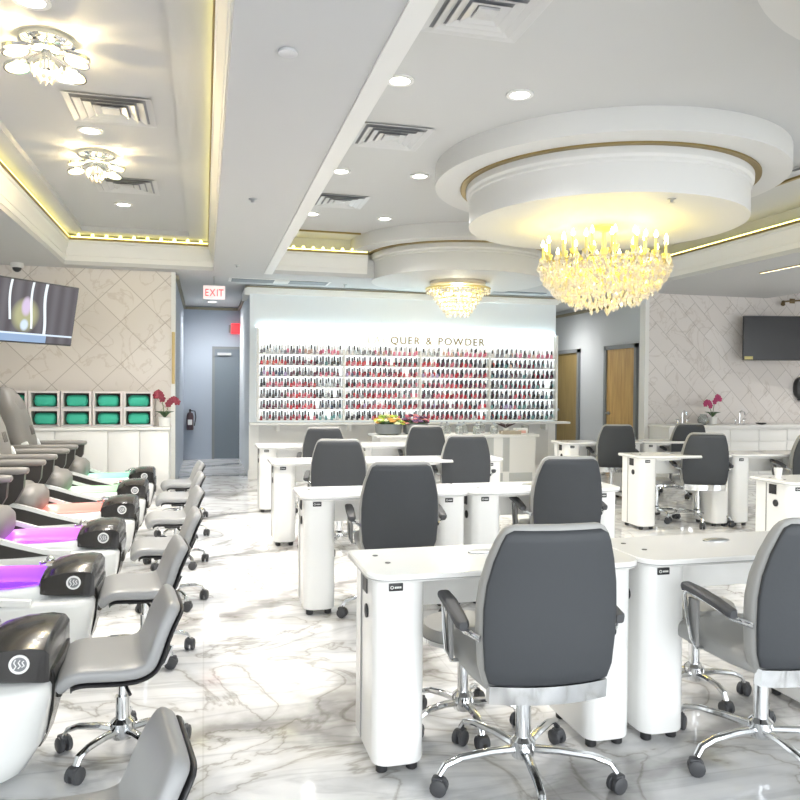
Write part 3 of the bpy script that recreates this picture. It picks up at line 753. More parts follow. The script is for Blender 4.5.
MB().rbox((-.07, -.062, .01), (.05, -.058, .05), .002).build('pink_label', mat('pink_label', '#d9a79b', .5), t)
t = thing('small_box', 'small square grey box at the far right corner of the counter', 'box', (4.56, 10.3, ZT))
MB().rbox((-.045, -.045, 0), (.045, .045, .11), .005).build('box_body', mat('box_grey', '#969992', .5), t)
MB().box((-.03, -.048, .03), (.03, -.045, .09)).build('face_plate', mat('box_grey_light', '#adb0aa', .5), t, smooth=False)

# ------------------------------------------------------------------ left back cabinets, towel cabinets, orchid
cab_edges = [-3.18, -2.55, -1.80, -1.18, -.80, -.44]
for k, (xa, xb) in enumerate(zip(cab_edges, cab_edges[1:])):
    nm = ['at the far left corner', 'behind the last spa chair', 'under the left towel boxes', 'under the right towel boxes', 'under the crimson orchid'][k]
    t = thing('base_cabinet', f'plain white base cabinet {nm}', 'cabinet', ((xa+xb)/2, 10.4, 0), group='white base cabinets along the left back wall')
    w = (xb-xa)/2
    MB().box((-w+.001, -.22, .08), (w-.001, .29, .845)).box((-w+.001, -.18, 0), (w-.001, .29, .08)).build('body', LAMC, t, smooth=False)
    MB().rbox((-w+.006, -.24, .09), (w-.006, -.22, .84), .004).build('door', LAMC, t)
t = thing('counter_shelf', 'white worktop along the left back wall below the teal towels', 'worktop', (-1.81, 10.4, 0))
MB().rbox((-1.38, -.26, .846), (1.38, .29, .88), .006).build('slab', TRIMW, t)
DKIN = mat('warmer_dark_inside', '#4a4543', .5); PINKE = mat('warmer_frame', '#d9d2cf', .4)
def towel_box():
    t = thing('towel_warmer', '', 'towel warmer', group='white towel warmers stacked on the left worktop')
    b = MB()
    for a, c in (((-.182, -.14, 0), (.182, .14, .028)), ((-.182, -.14, .202), (.182, .14, .228)), ((-.182, -.14, .028), (-.152, .14, .202)), ((.152, -.14, .028), (.182, .14, .202))): b.box(a, c)
    b.build('case', PINKE, t, smooth=False)
    MB().box((-.152, .10, .028), (.152, .138, .202)).build('back_panel', DKIN, t, smooth=False)
    MB().box((-.17, -.146, .012), (.17, -.14, .024)).build('door_rail', ALU, t, smooth=False)
    return t
tb0 = towel_box(); first = True
def roll_mb():
    m = MB()
    m.rbox((-.128, -.10, .002), (.128, .08, .148), .05, 4)
    m.rbox((-.13, -.102, .066), (.13, -.06, .078), .004)
    return m
RM = roll_mb().mesh('towel', TEAL)
colx = [-2.325, -1.95, -1.575, -1.20, -.83]
CN = ['leftmost', 'second from left', 'middle', 'second from right', 'rightmost']
for c, x in enumerate(colx):
    for r in range(2):
        z = .881+.2285*r; rn = ['bottom', 'top'][r]
        l = f'white towel warmer box, {CN[c]} in the {rn} row on the worktop'
        o = tb0 if first else copy_tree(tb0); first = False
        o.location = (x, 10.46, z); o['label'] = l
        q = bpy.data.objects.new('towel_roll', RM); COL.objects.link(q); q.location = (x, 10.46, z+.0285)
        tag(q, f'teal rolled towel inside the {CN[c]} box of the {rn} row', 'towel', 'teal rolled towels')
def orchid(loc, label, m, flip=1, h=.46):
    t = thing('potted_orchid', label, 'orchid', loc)
    MB().lathe([(.05, 0), (.065, .01), (.075, .11), (.08, .125), (.07, .125), (.065, .11), (.005, .10)], 20).build('pot', TRIMW, t)
    for k in range(7):
        a = k*2*pi/7+.3; L = .13
        MB().add([(0,0,.11),(L*.5*cos(a-.35),L*.5*sin(a-.35),.20),(L*cos(a),L*sin(a),.20),(L*.5*cos(a+.35),L*.5*sin(a+.35),.20),(L*.5*cos(a),L*.5*sin(a),.18)], [(0,1,4),(1,2,4),(2,3,4),(3,0,4)]).build('leaf', LEAF, t)
    for sx, hh, lean in ((-1, h, .09), (1, h*.82, .13)):
        sx *= flip
        P = [(0, 0, .11), (sx*lean*.2, 0, hh*.5), (sx*lean*.5, 0, hh*.8), (sx*lean*1.1, 0, hh*.93)]
        MB().tube(P, .005, 6).build('stem', STEM, t)
        for k in range(6):
            u = k/5; px = sx*lean*(.35+.85*u); pz = hh*(.72+.23*math.sin(u*2.2))-.05*u
            b = MB()
            for j in range(5):
                an = 2*pi*j/5+.3; b.ball((.026*cos(an), -.012, .026*sin(an)), .02, 7, 4, sc=(1, .4, 1))
            b.ball((0, -.022, 0), .01, 6, 4)
            b.build('blossom', m, t, loc=(px, -.012*(k % 3), pz))
orchid((-.50, 10.3, .881), 'crimson orchid in a white pot at the right end of the left worktop', CRIMSON, 1, .50)

# ------------------------------------------------------------------ right vanity
t = thing('vanity_counter', 'long white vanity counter along the right tiled wall', 'counter', (7.95, 10.4, 0))
MB().rbox((-1.10, -.30, .83), (2.64, .29, .868), .006).build('worktop', TRIMW, t)
MB().box((-1.08, -.25, 0), (2.64, .29, .83)).build('body', LAMC, t, smooth=False)
for k in range(7):
    x0 = -1.06+.527*k; MB().rbox((x0+.01, -.262, .1), (x0+.517, -.25, .60), .004).build('door', LAMC, t)
    MB().rbox((x0+.01, -.262, .62), (x0+.517, -.25, .80), .004).build('drawer_front', LAMC, t)
def faucet(loc, label):
    t = thing('faucet', label, 'faucet', loc)
    MB().lathe([(.03, 0), (.03, .01), (.015, .02), (.015, .12)], 14).tube([(0, 0, .11), (0, 0, .19), (0, -.05, .22), (0, -.11, .20), (0, -.12, .15)], .011, 8).build('spout', CHROME, t)
    for s_ in (-1, 1): MB().lathe([(.022, 0), (.012, .02), (.012, .07)], 10, (s_*.08, 0, 0)).cyl((s_*.055, 0, .075), (s_*.125, 0, .085), .008, 8).build('handle', CHROME, t)
faucet((7.27, 10.4, .868), 'chrome faucet left of the pink orchid on the vanity')
faucet((8.32, 10.4, .868), 'chrome faucet right of the pink orchid on the vanity')
orchid((7.80, 10.38, .868), 'magenta orchid in a small white pot on the right vanity', MAGENTA, -1, .50)
t = thing('glass_vase', 'round clear glass vase left of the orchid on the right vanity', 'vase', (7.62, 10.36, .868))
MB().lathe([(.04, 0), (.075, .02), (.09, .07), (.075, .12), (.05, .15), (.05, .165), (.042, .165), (.042, .15), (.068, .115), (.08, .07), (.06, .02), (.004, .012)], 20, cap=False).build('vase_body', mat('pale_glass', '#e6ecea', .08, trans=.8), t)
t = thing('soap_dish', 'small dark oval dish near the right end of the vanity', 'dish', (8.66, 10.32, .868))
MB().lathe([(.03, 0), (.075, .012), (.085, .028), (.078, .028), (.06, .014), (.004, .01)], 20, cap=False).build('dish_body', BLACK, t)
t = thing('hand_dryer', 'dark oval fixture on the right tiled wall below the screen', 'wall fixture', (9.72, YT, 1.46))
MB().loft([[(x*s_, y_, z*s_) for x, z in sup(.13, .19, 20, 2.4)] for y_, s_ in ((0, .9), (-.05, 1), (-.1, .9), (-.13, .6))]).build('shell', BLACK, t)
MB().rbox((-.05, -.10, -.21), (.05, -.02, -.16), .01).build('nozzle', DKGREY, t)

# ------------------------------------------------------------------ screens
t = thing('television', 'black switched off television in front of the right tiled wall', 'television', (9.015, 10.29, 2.258), R(-14.5))
MB().rbox((-.635, -.02, -.357), (.635, .02, .357), .006).build('casing', BLACK, t)
MB().box((-.625, -.0215, -.34), (.625, -.019, .347)).build('screen', SCREEN, t, smooth=False)
MB().box((-.615, -.0235, -.345), (-.48, -.021, -.295)).build('energy_sticker', mat('sticker_yellow', '#c2b878', .5), t, smooth=False)
MB().rbox((-.2, .02, -.15), (.2, .06, .15), .008).tube([(0, .05, 0), (-.05, .2, 0), (-.1, .39, 0)], .03, 8).build('wall_mount', DKGREY, t)
def stage_screen():
    m = mat('stage_picture', '#121014', .2, emit='#888888', es=.8)
    nt, b, N, L = nodes(m)
    tc = N('ShaderNodeTexCoord'); sx = N('ShaderNodeSeparateXYZ'); L(tc.outputs['Object'], sx.inputs[0])   # x -.57..+.57, z -.3..+.3
    def mth(op, a, b_=None, c=None):
        n = N('ShaderNodeMath'); n.operation = op
        for i, v in enumerate((a, b_, c)):
            if v is None: continue
            if isinstance(v, (int, float)): n.inputs[i].default_value = v
            else: L(v, n.inputs[i])
        return n.outputs[0]
    X, Z = sx.outputs['X'], sx.outputs['Z']
    wob = mth('MULTIPLY', mth('SINE', mth('MULTIPLY', Z, 9.)), .02)
    col = None
    def addc(mask, c):
        nonlocal col
        mx = N('ShaderNodeMix'); mx.data_type = 'RGBA'; mx.inputs[7].default_value = (*lin(c), 1)
        L(mask, mx.inputs[0])
        if col is None: mx.inputs[6].default_value = (*lin('#433f46'), 1)
        else: L(col, mx.inputs[6])
        col = mx.outputs[2]
    # curtain folds
    fold = mth('MULTIPLY', mth('ADD', mth('SINE', mth('MULTIPLY', X, 46.)), 1.), .16); addc(fold, '#6f7076')
    # yellow green costume blob, pale centre
    def blob(cx, cz, rx, rz, soft=1.):
        d = mth('ADD', mth('POWER', mth('DIVIDE', mth('SUBTRACT', X, cx), rx), 2.), mth('POWER', mth('DIVIDE', mth('SUBTRACT', Z, cz), rz), 2.))
        n = N('ShaderNodeMapRange'); n.inputs[1].default_value = 1.; n.inputs[2].default_value = .3; L(d, n.inputs[0]); return n.outputs[0]
    addc(mth('MULTIPLY', blob(.0, -.03, .16, .17), .75), '#a8a97c'); addc(blob(.0, .05, .06, .1), '#b9a9c4'); addc(blob(.0, -.12, .05, .06), '#b9c8dc')
    # white light streaks
    for cx, w, z0 in ((-.17, .012, -.08), (.06, .012, -.15), (.21, .016, -.26)):
        d = mth('ABSOLUTE', mth('SUBTRACT', mth('ADD', X, wob), cx))
        msk = mth('MULTIPLY', mth('LESS_THAN', d, w), mth('GREATER_THAN', Z, z0)); addc(mth('MULTIPLY', msk, .85), '#dfeaf0')
    # blue stage floor
    band = mth('LESS_THAN', Z, -.2); addc(mth('MULTIPLY', band, mth('LESS_THAN', X, .26)), '#7f97b6')
    addc(mth('LESS_THAN', mth('ABSOLUTE', mth('ADD', Z, .2)), .008), '#c5d3e4')
    b.inputs['Base Color'].default_value = (.02, .02, .02, 1)
    L(col, b.inputs['Emission Color']); b.inputs['Emission Strength'].default_value = .8
    return m
t = thing('television', 'television showing a lit stage scene, hung at upper left', 'television', (-1.60, 7.58, 2.085))
bz = math.atan2(.79, .61)           # screen runs from near left to far right
t.rotation_euler = (R(11), 0, bz)
MB().rbox((-.575, -.018, -.29), (.575, .025, .29), .006).build('casing', BLACK, t)
MB().box((-.562, -.0215, -.275), (.562, -.0175, .278)).build('screen', stage_screen(), t, smooth=False)
MB().rbox((-.15, .025, -.1), (.15, .06, .1), .008).build('mount_plate', DKGREY, t)
MB().tube([(0, .05, 0), (0, .6, .02), (0, 2.0, -.33)], .025, 8).build('wall_arm', DKGREY, t)
MB().rbox((-.575, .0, .29), (-.40, .05, .35), .006).build('speaker_bar', BLACK, t)

# ------------------------------------------------------------------ manicure tables
CAST = MB()
def caster_mb(mb, p, a, r=.03, M=None):
    T = (M or Matrix()) @ Matrix.Translation(p) @ Matrix.Rotation(a, 4, 'Z')
    for s_ in (-1, 1):
        mb.tube([(0, s_*.006, r), (0, s_*.008, r), (0, s_*.022, r), (0, s_*.026, r)], [r*.9, r, r, r*.8], 14, M=T)
    mb.rbox((-.026, -.018, r), (.016, .018, r*2.15), .008, M=T)
    return mb
def make_table():
    t = thing('manicure_table', '', 'table', group='white manicure tables')
    top = MB()
    P0 = rrect(-.545, -.22, .545, .22, .05, 6, (.09, .09, .02, .02)); P1 = rrect(-.549, -.224, .549, .224, .05, 6, (.09, .09, .02, .02))
    top.loft([[(x, y, .722) for x, y in P0], [(x, y, .726) for x, y in P1], [(x, y, .746) for x, y in P1], [(x, y, .75) for x, y in P0]])
    tp = top.build('tabletop', LAM, t)
    MB().prism(rrect(-.551, -.226, .551, .226, .05, 6, (.09, .09, .02, .02)), .728, .732).build('edge_line', mat('edge_grey', '#a9a9a8', .5), tp)
    for x, y in ((-.46, .10), (-.44, -.03)): MB().lathe([(.011, .7495), (.011, .752), (.003, .752)], 12, (x, y, 0)).build('cable_hole', BLACK, tp)
    MB().loft([[(x-.02, y+.07, z) for x, y in sup(.062*s_, .03*s_, 18, 2.2)] for z, s_ in ((.7495, 1), (.755, 1), (.758, .8))]).build('dust_vent', ALU, tp)
    for sgn in (-1, 1):
        x0, x1 = (-.52, -.325) if sgn < 0 else (.335, .53)
        pm = MB(); pl = lambda g: rrect(x0+g, -.17+g, x1-g, .19-g, .05, 6, (.055, .055, .02, .02))
        pm.loft([[(x, y, z) for x, y in pl(g)] for z, g in ((.032, .012), (.038, .002), (.046, 0), (.722, 0))])
        pd = pm.build('pedestal', LAM, t)
        sd = x0-.0005 if sgn < 0 else x1+.0005
        d = -1 if sgn < 0 else 1
        a, b = sorted((sd, sd+d*.004))
        MB().box((a, -.04, .64), (b, .035, .712)).build('side_vent', BLACK, pd, smooth=False)
        MB().lathe([(.026, 0), (.026, .006), (.014, .009), (.003, .009)], 18, M=Matrix.Translation((sd, -.035, .575)) @ Matrix.Rotation(R(90)*d, 4, 'Y')).build('cable_grommet', BLACK, pd)
        MB().box((a, .06, .05), (b, .068, .72)).build('panel_seam', mat('seam_grey', '#9a9a99', .6), pd, smooth=False)
        xp = x0+.105
        MB().rbox((xp-.055, -.176, .680), (xp-.002, -.169, .708), .002).build('name_plate', BLACK, pd)
        lg_ = MB().ring(.004, .0065, 0, .001, 12, M=Matrix.Translation((xp-.044, -.1765, .694)) @ Matrix.Rotation(R(90), 4, 'X'))
        for k in range(4): lg_.box((xp-.034+.0065*k, -.1775, .690), (xp-.029+.0065*k, -.176, .697))
        lg_.build('logo', TRIMW, pd, smooth=False)
        for x in (x0+.04, x1-.04):
            for y in (-.12, .14): MB().lathe([(.018, 0), (.022, .004), (.022, .026), (.012, .036)], 12, (x, y, 0)).build('foot', BLACK, pd)
    MB().rbox((-.325, .13, .53), (.335, .15, .722), .003).build('modesty_panel', LAM, t)
    MB().box((-.325, -.08, .69), (.335, .13, .722)).build('drawer_box', LAM, t, smooth=False)
    return t
tab0 = make_table()
XA, XB = .57+.549, .57+1.098+.549+.004
def XC(r): return (0, 4.12, 4.21, 4.33)[r]+.549
def XD(r): return XC(r)+1.102
rowY = [2.60+.224, 4.585+.224, 6.68+.224, 8.52+.224]
tl = [(XA, rowY[0], 'white manicure table nearest the camera, left one of its pair'), (XB, rowY[0], 'white manicure table in the front row, right one of its pair'),
      (XA, rowY[1], 'white manicure table in the second row, beside the marble aisle'), (XB, rowY[1], 'white manicure table in the second row, right of the aisle one'),
      (XA, rowY[2], 'white manicure table in the third row, beside the marble aisle'), (XB, rowY[2], 'white manicure table in the third row before the white counter'),
      (XA, rowY[3], 'white manicure table in the last row, nearest the hallway'), (XB, rowY[3], 'white manicure table in the last row in front of the flower bowls'),
      (XC(1), rowY[1], 'white manicure table at the right edge with a cup on it'),
      (XC(2), rowY[2], 'white manicure table of the right group, full leg seen in the middle'), (XD(2), rowY[2], 'white manicure table right of the middle one, third row of the right group'),
      (XC(3), rowY[3], 'white manicure table of the right group, farthest back on the left'), (XD(3), rowY[3], 'white manicure table of the right group, farthest back by the vanity'),
      (XD(1), rowY[1], 'white manicure table cut off at the right edge of the picture')]
for i, (x, y, l) in enumerate(tl):
    o = tab0 if i == 0 else copy_tree(tab0)
    o.location = (x, y, 0); o['label'] = l
t = thing('paper_cup', 'small white cup on the corner of the right edge table', 'cup', (4.24, 4.86, .75))
MB().lathe([(.022, 0), (.03, .075), (.031, .078), (.027, .076), (.02, .004), (.003, .003)], 16, cap=False).build('cup_body', TRIMW, t)
t = thing('polish_tray', 'small dark dish lying on the right edge table beside the cup', 'dish', (4.50, 4.78, .75))
MB().loft([[(x, y, z) for x, y in sup(.075*s_, .05*s_, 18, 3)] for z, s_ in ((0, .9), (.012, 1), (.016, .95))]).build('dish_body', mat('dish_grey', '#6f6f6d', .4), t)

# ------------------------------------------------------------------ task chairs
def star_base(t, r=.29, a0=0, m=CHROME, hubz=.115, wheel=.03):
    b = MB(); b.lathe([(.005, hubz-.03), (.04, hubz-.03), (.045, hubz-.01), (.045, hubz+.03), (.03, hubz+.045), (.005, hubz+.045)], 18)
    for k in range(5):
        a = a0+2*pi*k/5; c, s_ = cos(a), sin(a)
        b.tube([(q*r*c, q*r*s_, z) for q, z in ((.1, hubz), (.4, hubz+.006), (.75, hubz+.002), (.93, hubz-.014), (1.0, hubz-.045))], [.02, .018, .016, .015, .013], 8, flat=.75)
    b.build('star_base', m, t)
    cm = None
    for k in range(5):
        a = a0+2*pi*k/5
        caster_mb(MB(), (r*cos(a), r*sin(a), 0), a+1.1+k*.7, wheel).build('caster', DKGREY, t)
def make_chair():
    t = thing('office_chair', '', 'chair', group='slate backed office chairs at the manicure tables')
    star_base(t, .33, R(46))
    MB().cyl((0, 0, .15), (0, 0, .30), .028).cyl((0, 0, .30), (0, 0, .395), .018).build('gas_column', CHROME, t)
    MB().rbox((-.10, -.12, .385), (.10, .10, .41), .008).build('seat_plate', BLACK, t)
    MB().cyl((.08, .02, .395), (.27, .02, .385), .006).rbox((.25, .005, .372), (.31, .035, .392), .006).build('height_lever', BLACK, t)
    st = MB(); rings = []
    for y, w, z, h in ((-.23, .19, .445, .02), (-.21, .215, .445, .036), (-.1, .23, .445, .042), (.08, .24, .45, .045), (.20, .235, .452, .045), (.245, .22, .44, .036), (.26, .20, .428, .02)):
        rings.append([(x, y, z+q) for x, q in sup(w, h, 28, 4)])
    st.loft(rings).build('seat', GREYLEA, t, ang=60)
    # backrest: z, half width, y of centre, half thickness
    prof = [(.425, .195, -.235, .018), (.44, .215, -.238, .028), (.50, .232, -.245, .034), (.60, .240, -.252, .036), (.70, .241, -.258, .036), (.78, .234, -.268, .034), (.86, .217, -.282, .031), (.925, .196, -.296, .028), (.952, .184, -.302, .025), (.970, .170, -.306, .020), (.980, .152, -.309, .013), (.984, .135, -.310, .006)]
    def crv(x, w): return .045*(x/.23)**2
    bk = MB(); bk.loft([[(x, yc+crv(x, w)+q, z) for x, q in sup(w, th, 36, 5)] for z, w, yc, th in prof])
    bk.build('back_cushion', GREYLEA, t, ang=60)
    dp = MB(); P2 = []
    for z, w, yc, th in prof[1:-1]: P2.append((z, w-.010, yc-th-.004, .010))
    P2[0] = (.448, .185, prof[1][2]-.034, .004); P2.insert(1, (.454, .207, prof[1][2]-.036, .009)); P2.pop(); P2[-1] = (.966, .148, P2[-1][2]+.004, .005)
    dp.loft([[(x, yc+crv(x, w)+q, z) for x, q in sup(w, th, 36, 6)] for z, w, yc, th in P2])
    dp.build('back_panel', SLATE, t, ang=60)
    cb = MB(); cb.loft([[(x, y, z) for (y, z) in ((-.272+crv(x, .2)-.004, .385), (-.278+crv(x, .2)-.004, .446), (-.248+crv(x, .2), .446), (-.24+crv(x, .2), .385))] for x in [(-.205+.41*k/14) for k in range(15)]])
    cb.build('chrome_band', CHROME, t)
    for s_ in (-1, 1):
        fr = MB().tube([(s_*.20, .04, .43), (s_*.262, .04, .435), (s_*.278, .05, .47), (s_*.28, .075, .55), (s_*.28, .09, .63), (s_*.28, .075, .648), (s_*.278, -.05, .638), (s_*.272, -.18, .612), (s_*.235, -.235, .60)], .012, 8, flat=.6)
        ar = fr.build('armrest', CHROME, t)
        pd = MB(); pd.loft([[(s_*.279+x, y, z+q) for x, q in sup(w, .015, 14, 3)] for y, w, z in ((.095, .014, .655), (.085, .024, .664), (0, .027, .66), (-.10, .026, .646), (-.175, .024, .632), (-.19, .014, .628))])
        pd.build('arm_pad', DKGREY, ar)
        MB().rbox((s_*.262-.008, .03, .44), (s_*.262+.008, .085, .62), .006).build('arm_plate', mat('arm_plate_grey', '#8f8f8e', .4), ar)
    return t
ch0 = make_chair()
# (x, y, turn, lift, label)
cl = [(1.125, 2.53, R(-4), 0, 'slate grey office chair at the nearest table, whole back in view'),
      (2.085, 2.46, R(0), 0, 'slate grey office chair cut off by the right edge of the picture'),
      (1.155, 4.60, R(-6), .0, 'slate grey office chair facing the second row table by the aisle'),
      (2.335, 4.75, R(-8), .0, 'slate grey office chair partly behind the back of the nearest chair'),
      (1.15, 6.55, R(-12), .0, 'slate grey office chair at the third row table beside the aisle'),
      (2.42, 6.95, R(-10), .0, 'slate grey office chair in the third row before the glassware counter'),
      (1.31, 8.45, R(-10), .0, 'slate grey office chair in the last row, nearest the hallway'),
      (2.53, 8.65, R(-10), .0, 'slate grey office chair in front of the pink flowers'),
      (5.06, 6.95, R(-20), .0, 'slate grey office chair with chrome base at the right group middle table'),
      (6.16, 6.72, R(-14), .0, 'slate grey office chair at the right edge of the third row'),
      (5.02, 8.65, R(-16), .0, 'slate grey office chair just left of the wooden door'),
      (6.17, 8.85, R(-12), .0, 'slate grey office chair in front of the orchid vanity')]
for i, (x, y, a, dz, l) in enumerate(cl):
    o = ch0 if i == 0 else copy_tree(ch0)
    o.location = (x, y, 0); o.rotation_euler = (0, 0, a); o['label'] = l
# backless stools on the far side of the tables
def make_rstool():
    t = thing('round_stool', '', 'stool', group='low round stools tucked under the tables')
    star_base(t, .23, R(54), hubz=.10, wheel=.028)
    MB().cyl((0, 0, .13), (0, 0, .30), .025).cyl((0, 0, .30), (0, 0, .37), .016).build('gas_column', CHROME, t)
    MB().lathe([(.02, .365), (.15, .37), (.178, .385), (.182, .41), (.17, .435), (.12, .445), (.004, .448)], 28).build('seat', GREYLEA, t)
    MB().ring(.176, .186, .375, .392, 28).build('seat_rim', CHROME, t)
    return t
rs0 = make_rstool()
for i, (x, y, l) in enumerate([(1.06, 3.0, 'low stool with chrome base tucked behind the nearest table'), (2.22, 3.06, 'low stool with chrome base behind the front right table'),
                               (4.82, 7.34, 'low stool with chrome base behind the middle table of the right group')]):
    o = rs0 if i == 0 else copy_tree(rs0)
    o.location = (x, y, 0); o['label'] = l

# ------------------------------------------------------------------ pedicure stools (low, with back), facing -X
def make_pstool():
    t = thing('pedicure_stool', '', 'stool', group='low grey pedicure stools along the spa chairs')
    star_base(t, .235, R(10), hubz=.10, wheel=.03)
    MB().cyl((0, 0, .13), (0, 0, .23), .027).cyl((0, 0, .23), (0, 0, .315), .017).build('gas_column', CHROME, t)
    MB().rbox((-.09, -.08, .305), (.07, .08, .328), .008).build('seat_plate', BLACK, t)
    path = [(-.185, .322), (-.178, .345), (-.145, .358), (-.07, .354), (.0, .350), (.06, .355), (.105, .378), (.130, .425), (.150, .48), (.172, .53), (.198, .575), (.207, .588)]
    hw = [.165, .19, .20, .205, .208, .207, .205, .202, .195, .185, .165, .13]
    def smooth(vals):
        o = []; n = len(vals)
        for i in range(n-1):
            a, b, c, d = (vals[max(0, min(n-1, j))] for j in (i-1, i, i+1, i+2))
            for q in range(3):
                t_ = q/3; o.append(.5*(2*b+(c-a)*t_+(2*a-5*b+4*c-d)*t_**2+(3*b-a-3*c+d)*t_**3))
        return o+[vals[-1]]
    path = list(zip(smooth([p[0] for p in path]), smooth([p[1] for p in path]))); hw = smooth(hw)
    def sweep(th, off, trim=0):
        rings = []; P = [Vector((x, 0, z)) for x, z in path]; n = len(P)
        for i in range(n):
            d = (P[min(i+1, n-1)]-P[max(i-1, 0)]).normalized(); nr = Vector((-d.z, 0, d.x))
            e = (.4, .72, .9)[min(i, n-1-i)] if min(i, n-1-i) < 3 else 1
            rings.append([tuple(P[i]+nr*(off+q*e)+Vector((0, y, 0))) for y, q in sup(hw[i]-trim, th, 24, 5)])
        return MB().loft(rings)
    sweep(.028, .026).build('seat_shell', STOOLG, t, ang=60)
    sweep(.007, -.008, .004).build('under_shell', BLACK, t, ang=60)
    MB().rbox((.152, -.07, .43), (.18, .07, .54), .012, M=Matrix.Translation((.166, 0, .485)) @ Matrix.Rotation(R(14), 4, 'Y') @ Matrix.Translation((-.166, 0, -.485))).build('back_plate', DKGREY, t)
    for s_ in (-.12, .12): MB().tube([(.02, s_, .328), (.09, s_, .335), (.145, s_, .38), (.17, s_, .44)], .01, 8).build('back_bracket', CHROME, t)
    MB().cyl((0, -.08, .315), (.02, -.20, .305), .006).build('height_lever', BLACK, t)
    return t
ps0 = make_pstool()
psl = [(-.245, 1.82, R(9), 'grey low stool cut off by the bottom edge, only its back showing'),
       (-.30, 3.06, R(7), 'grey low stool nearest the camera that shows its whole seat'),
       (-.295, 4.13, R(8), 'grey low stool facing the purple lit basin, second full one'),
       (-.225, 5.12, R(4), 'grey low stool facing the magenta lit basin'),
       (-.215, 6.22, R(6), 'grey low stool facing the salmon lit basin'),
       (-.205, 7.32, R(3), 'grey low stool facing the pale green lit basin'),
       (-.21, 8.35, R(6), 'grey low stool farthest away, facing the mint lit basin')]
for i, (x, y, a, l) in enumerate(psl):
    o = ps0 if i == 0 else copy_tree(ps0)
    o.location = (x, y, 0); o.rotation_euler = (0, 0, a); o['label'] = l

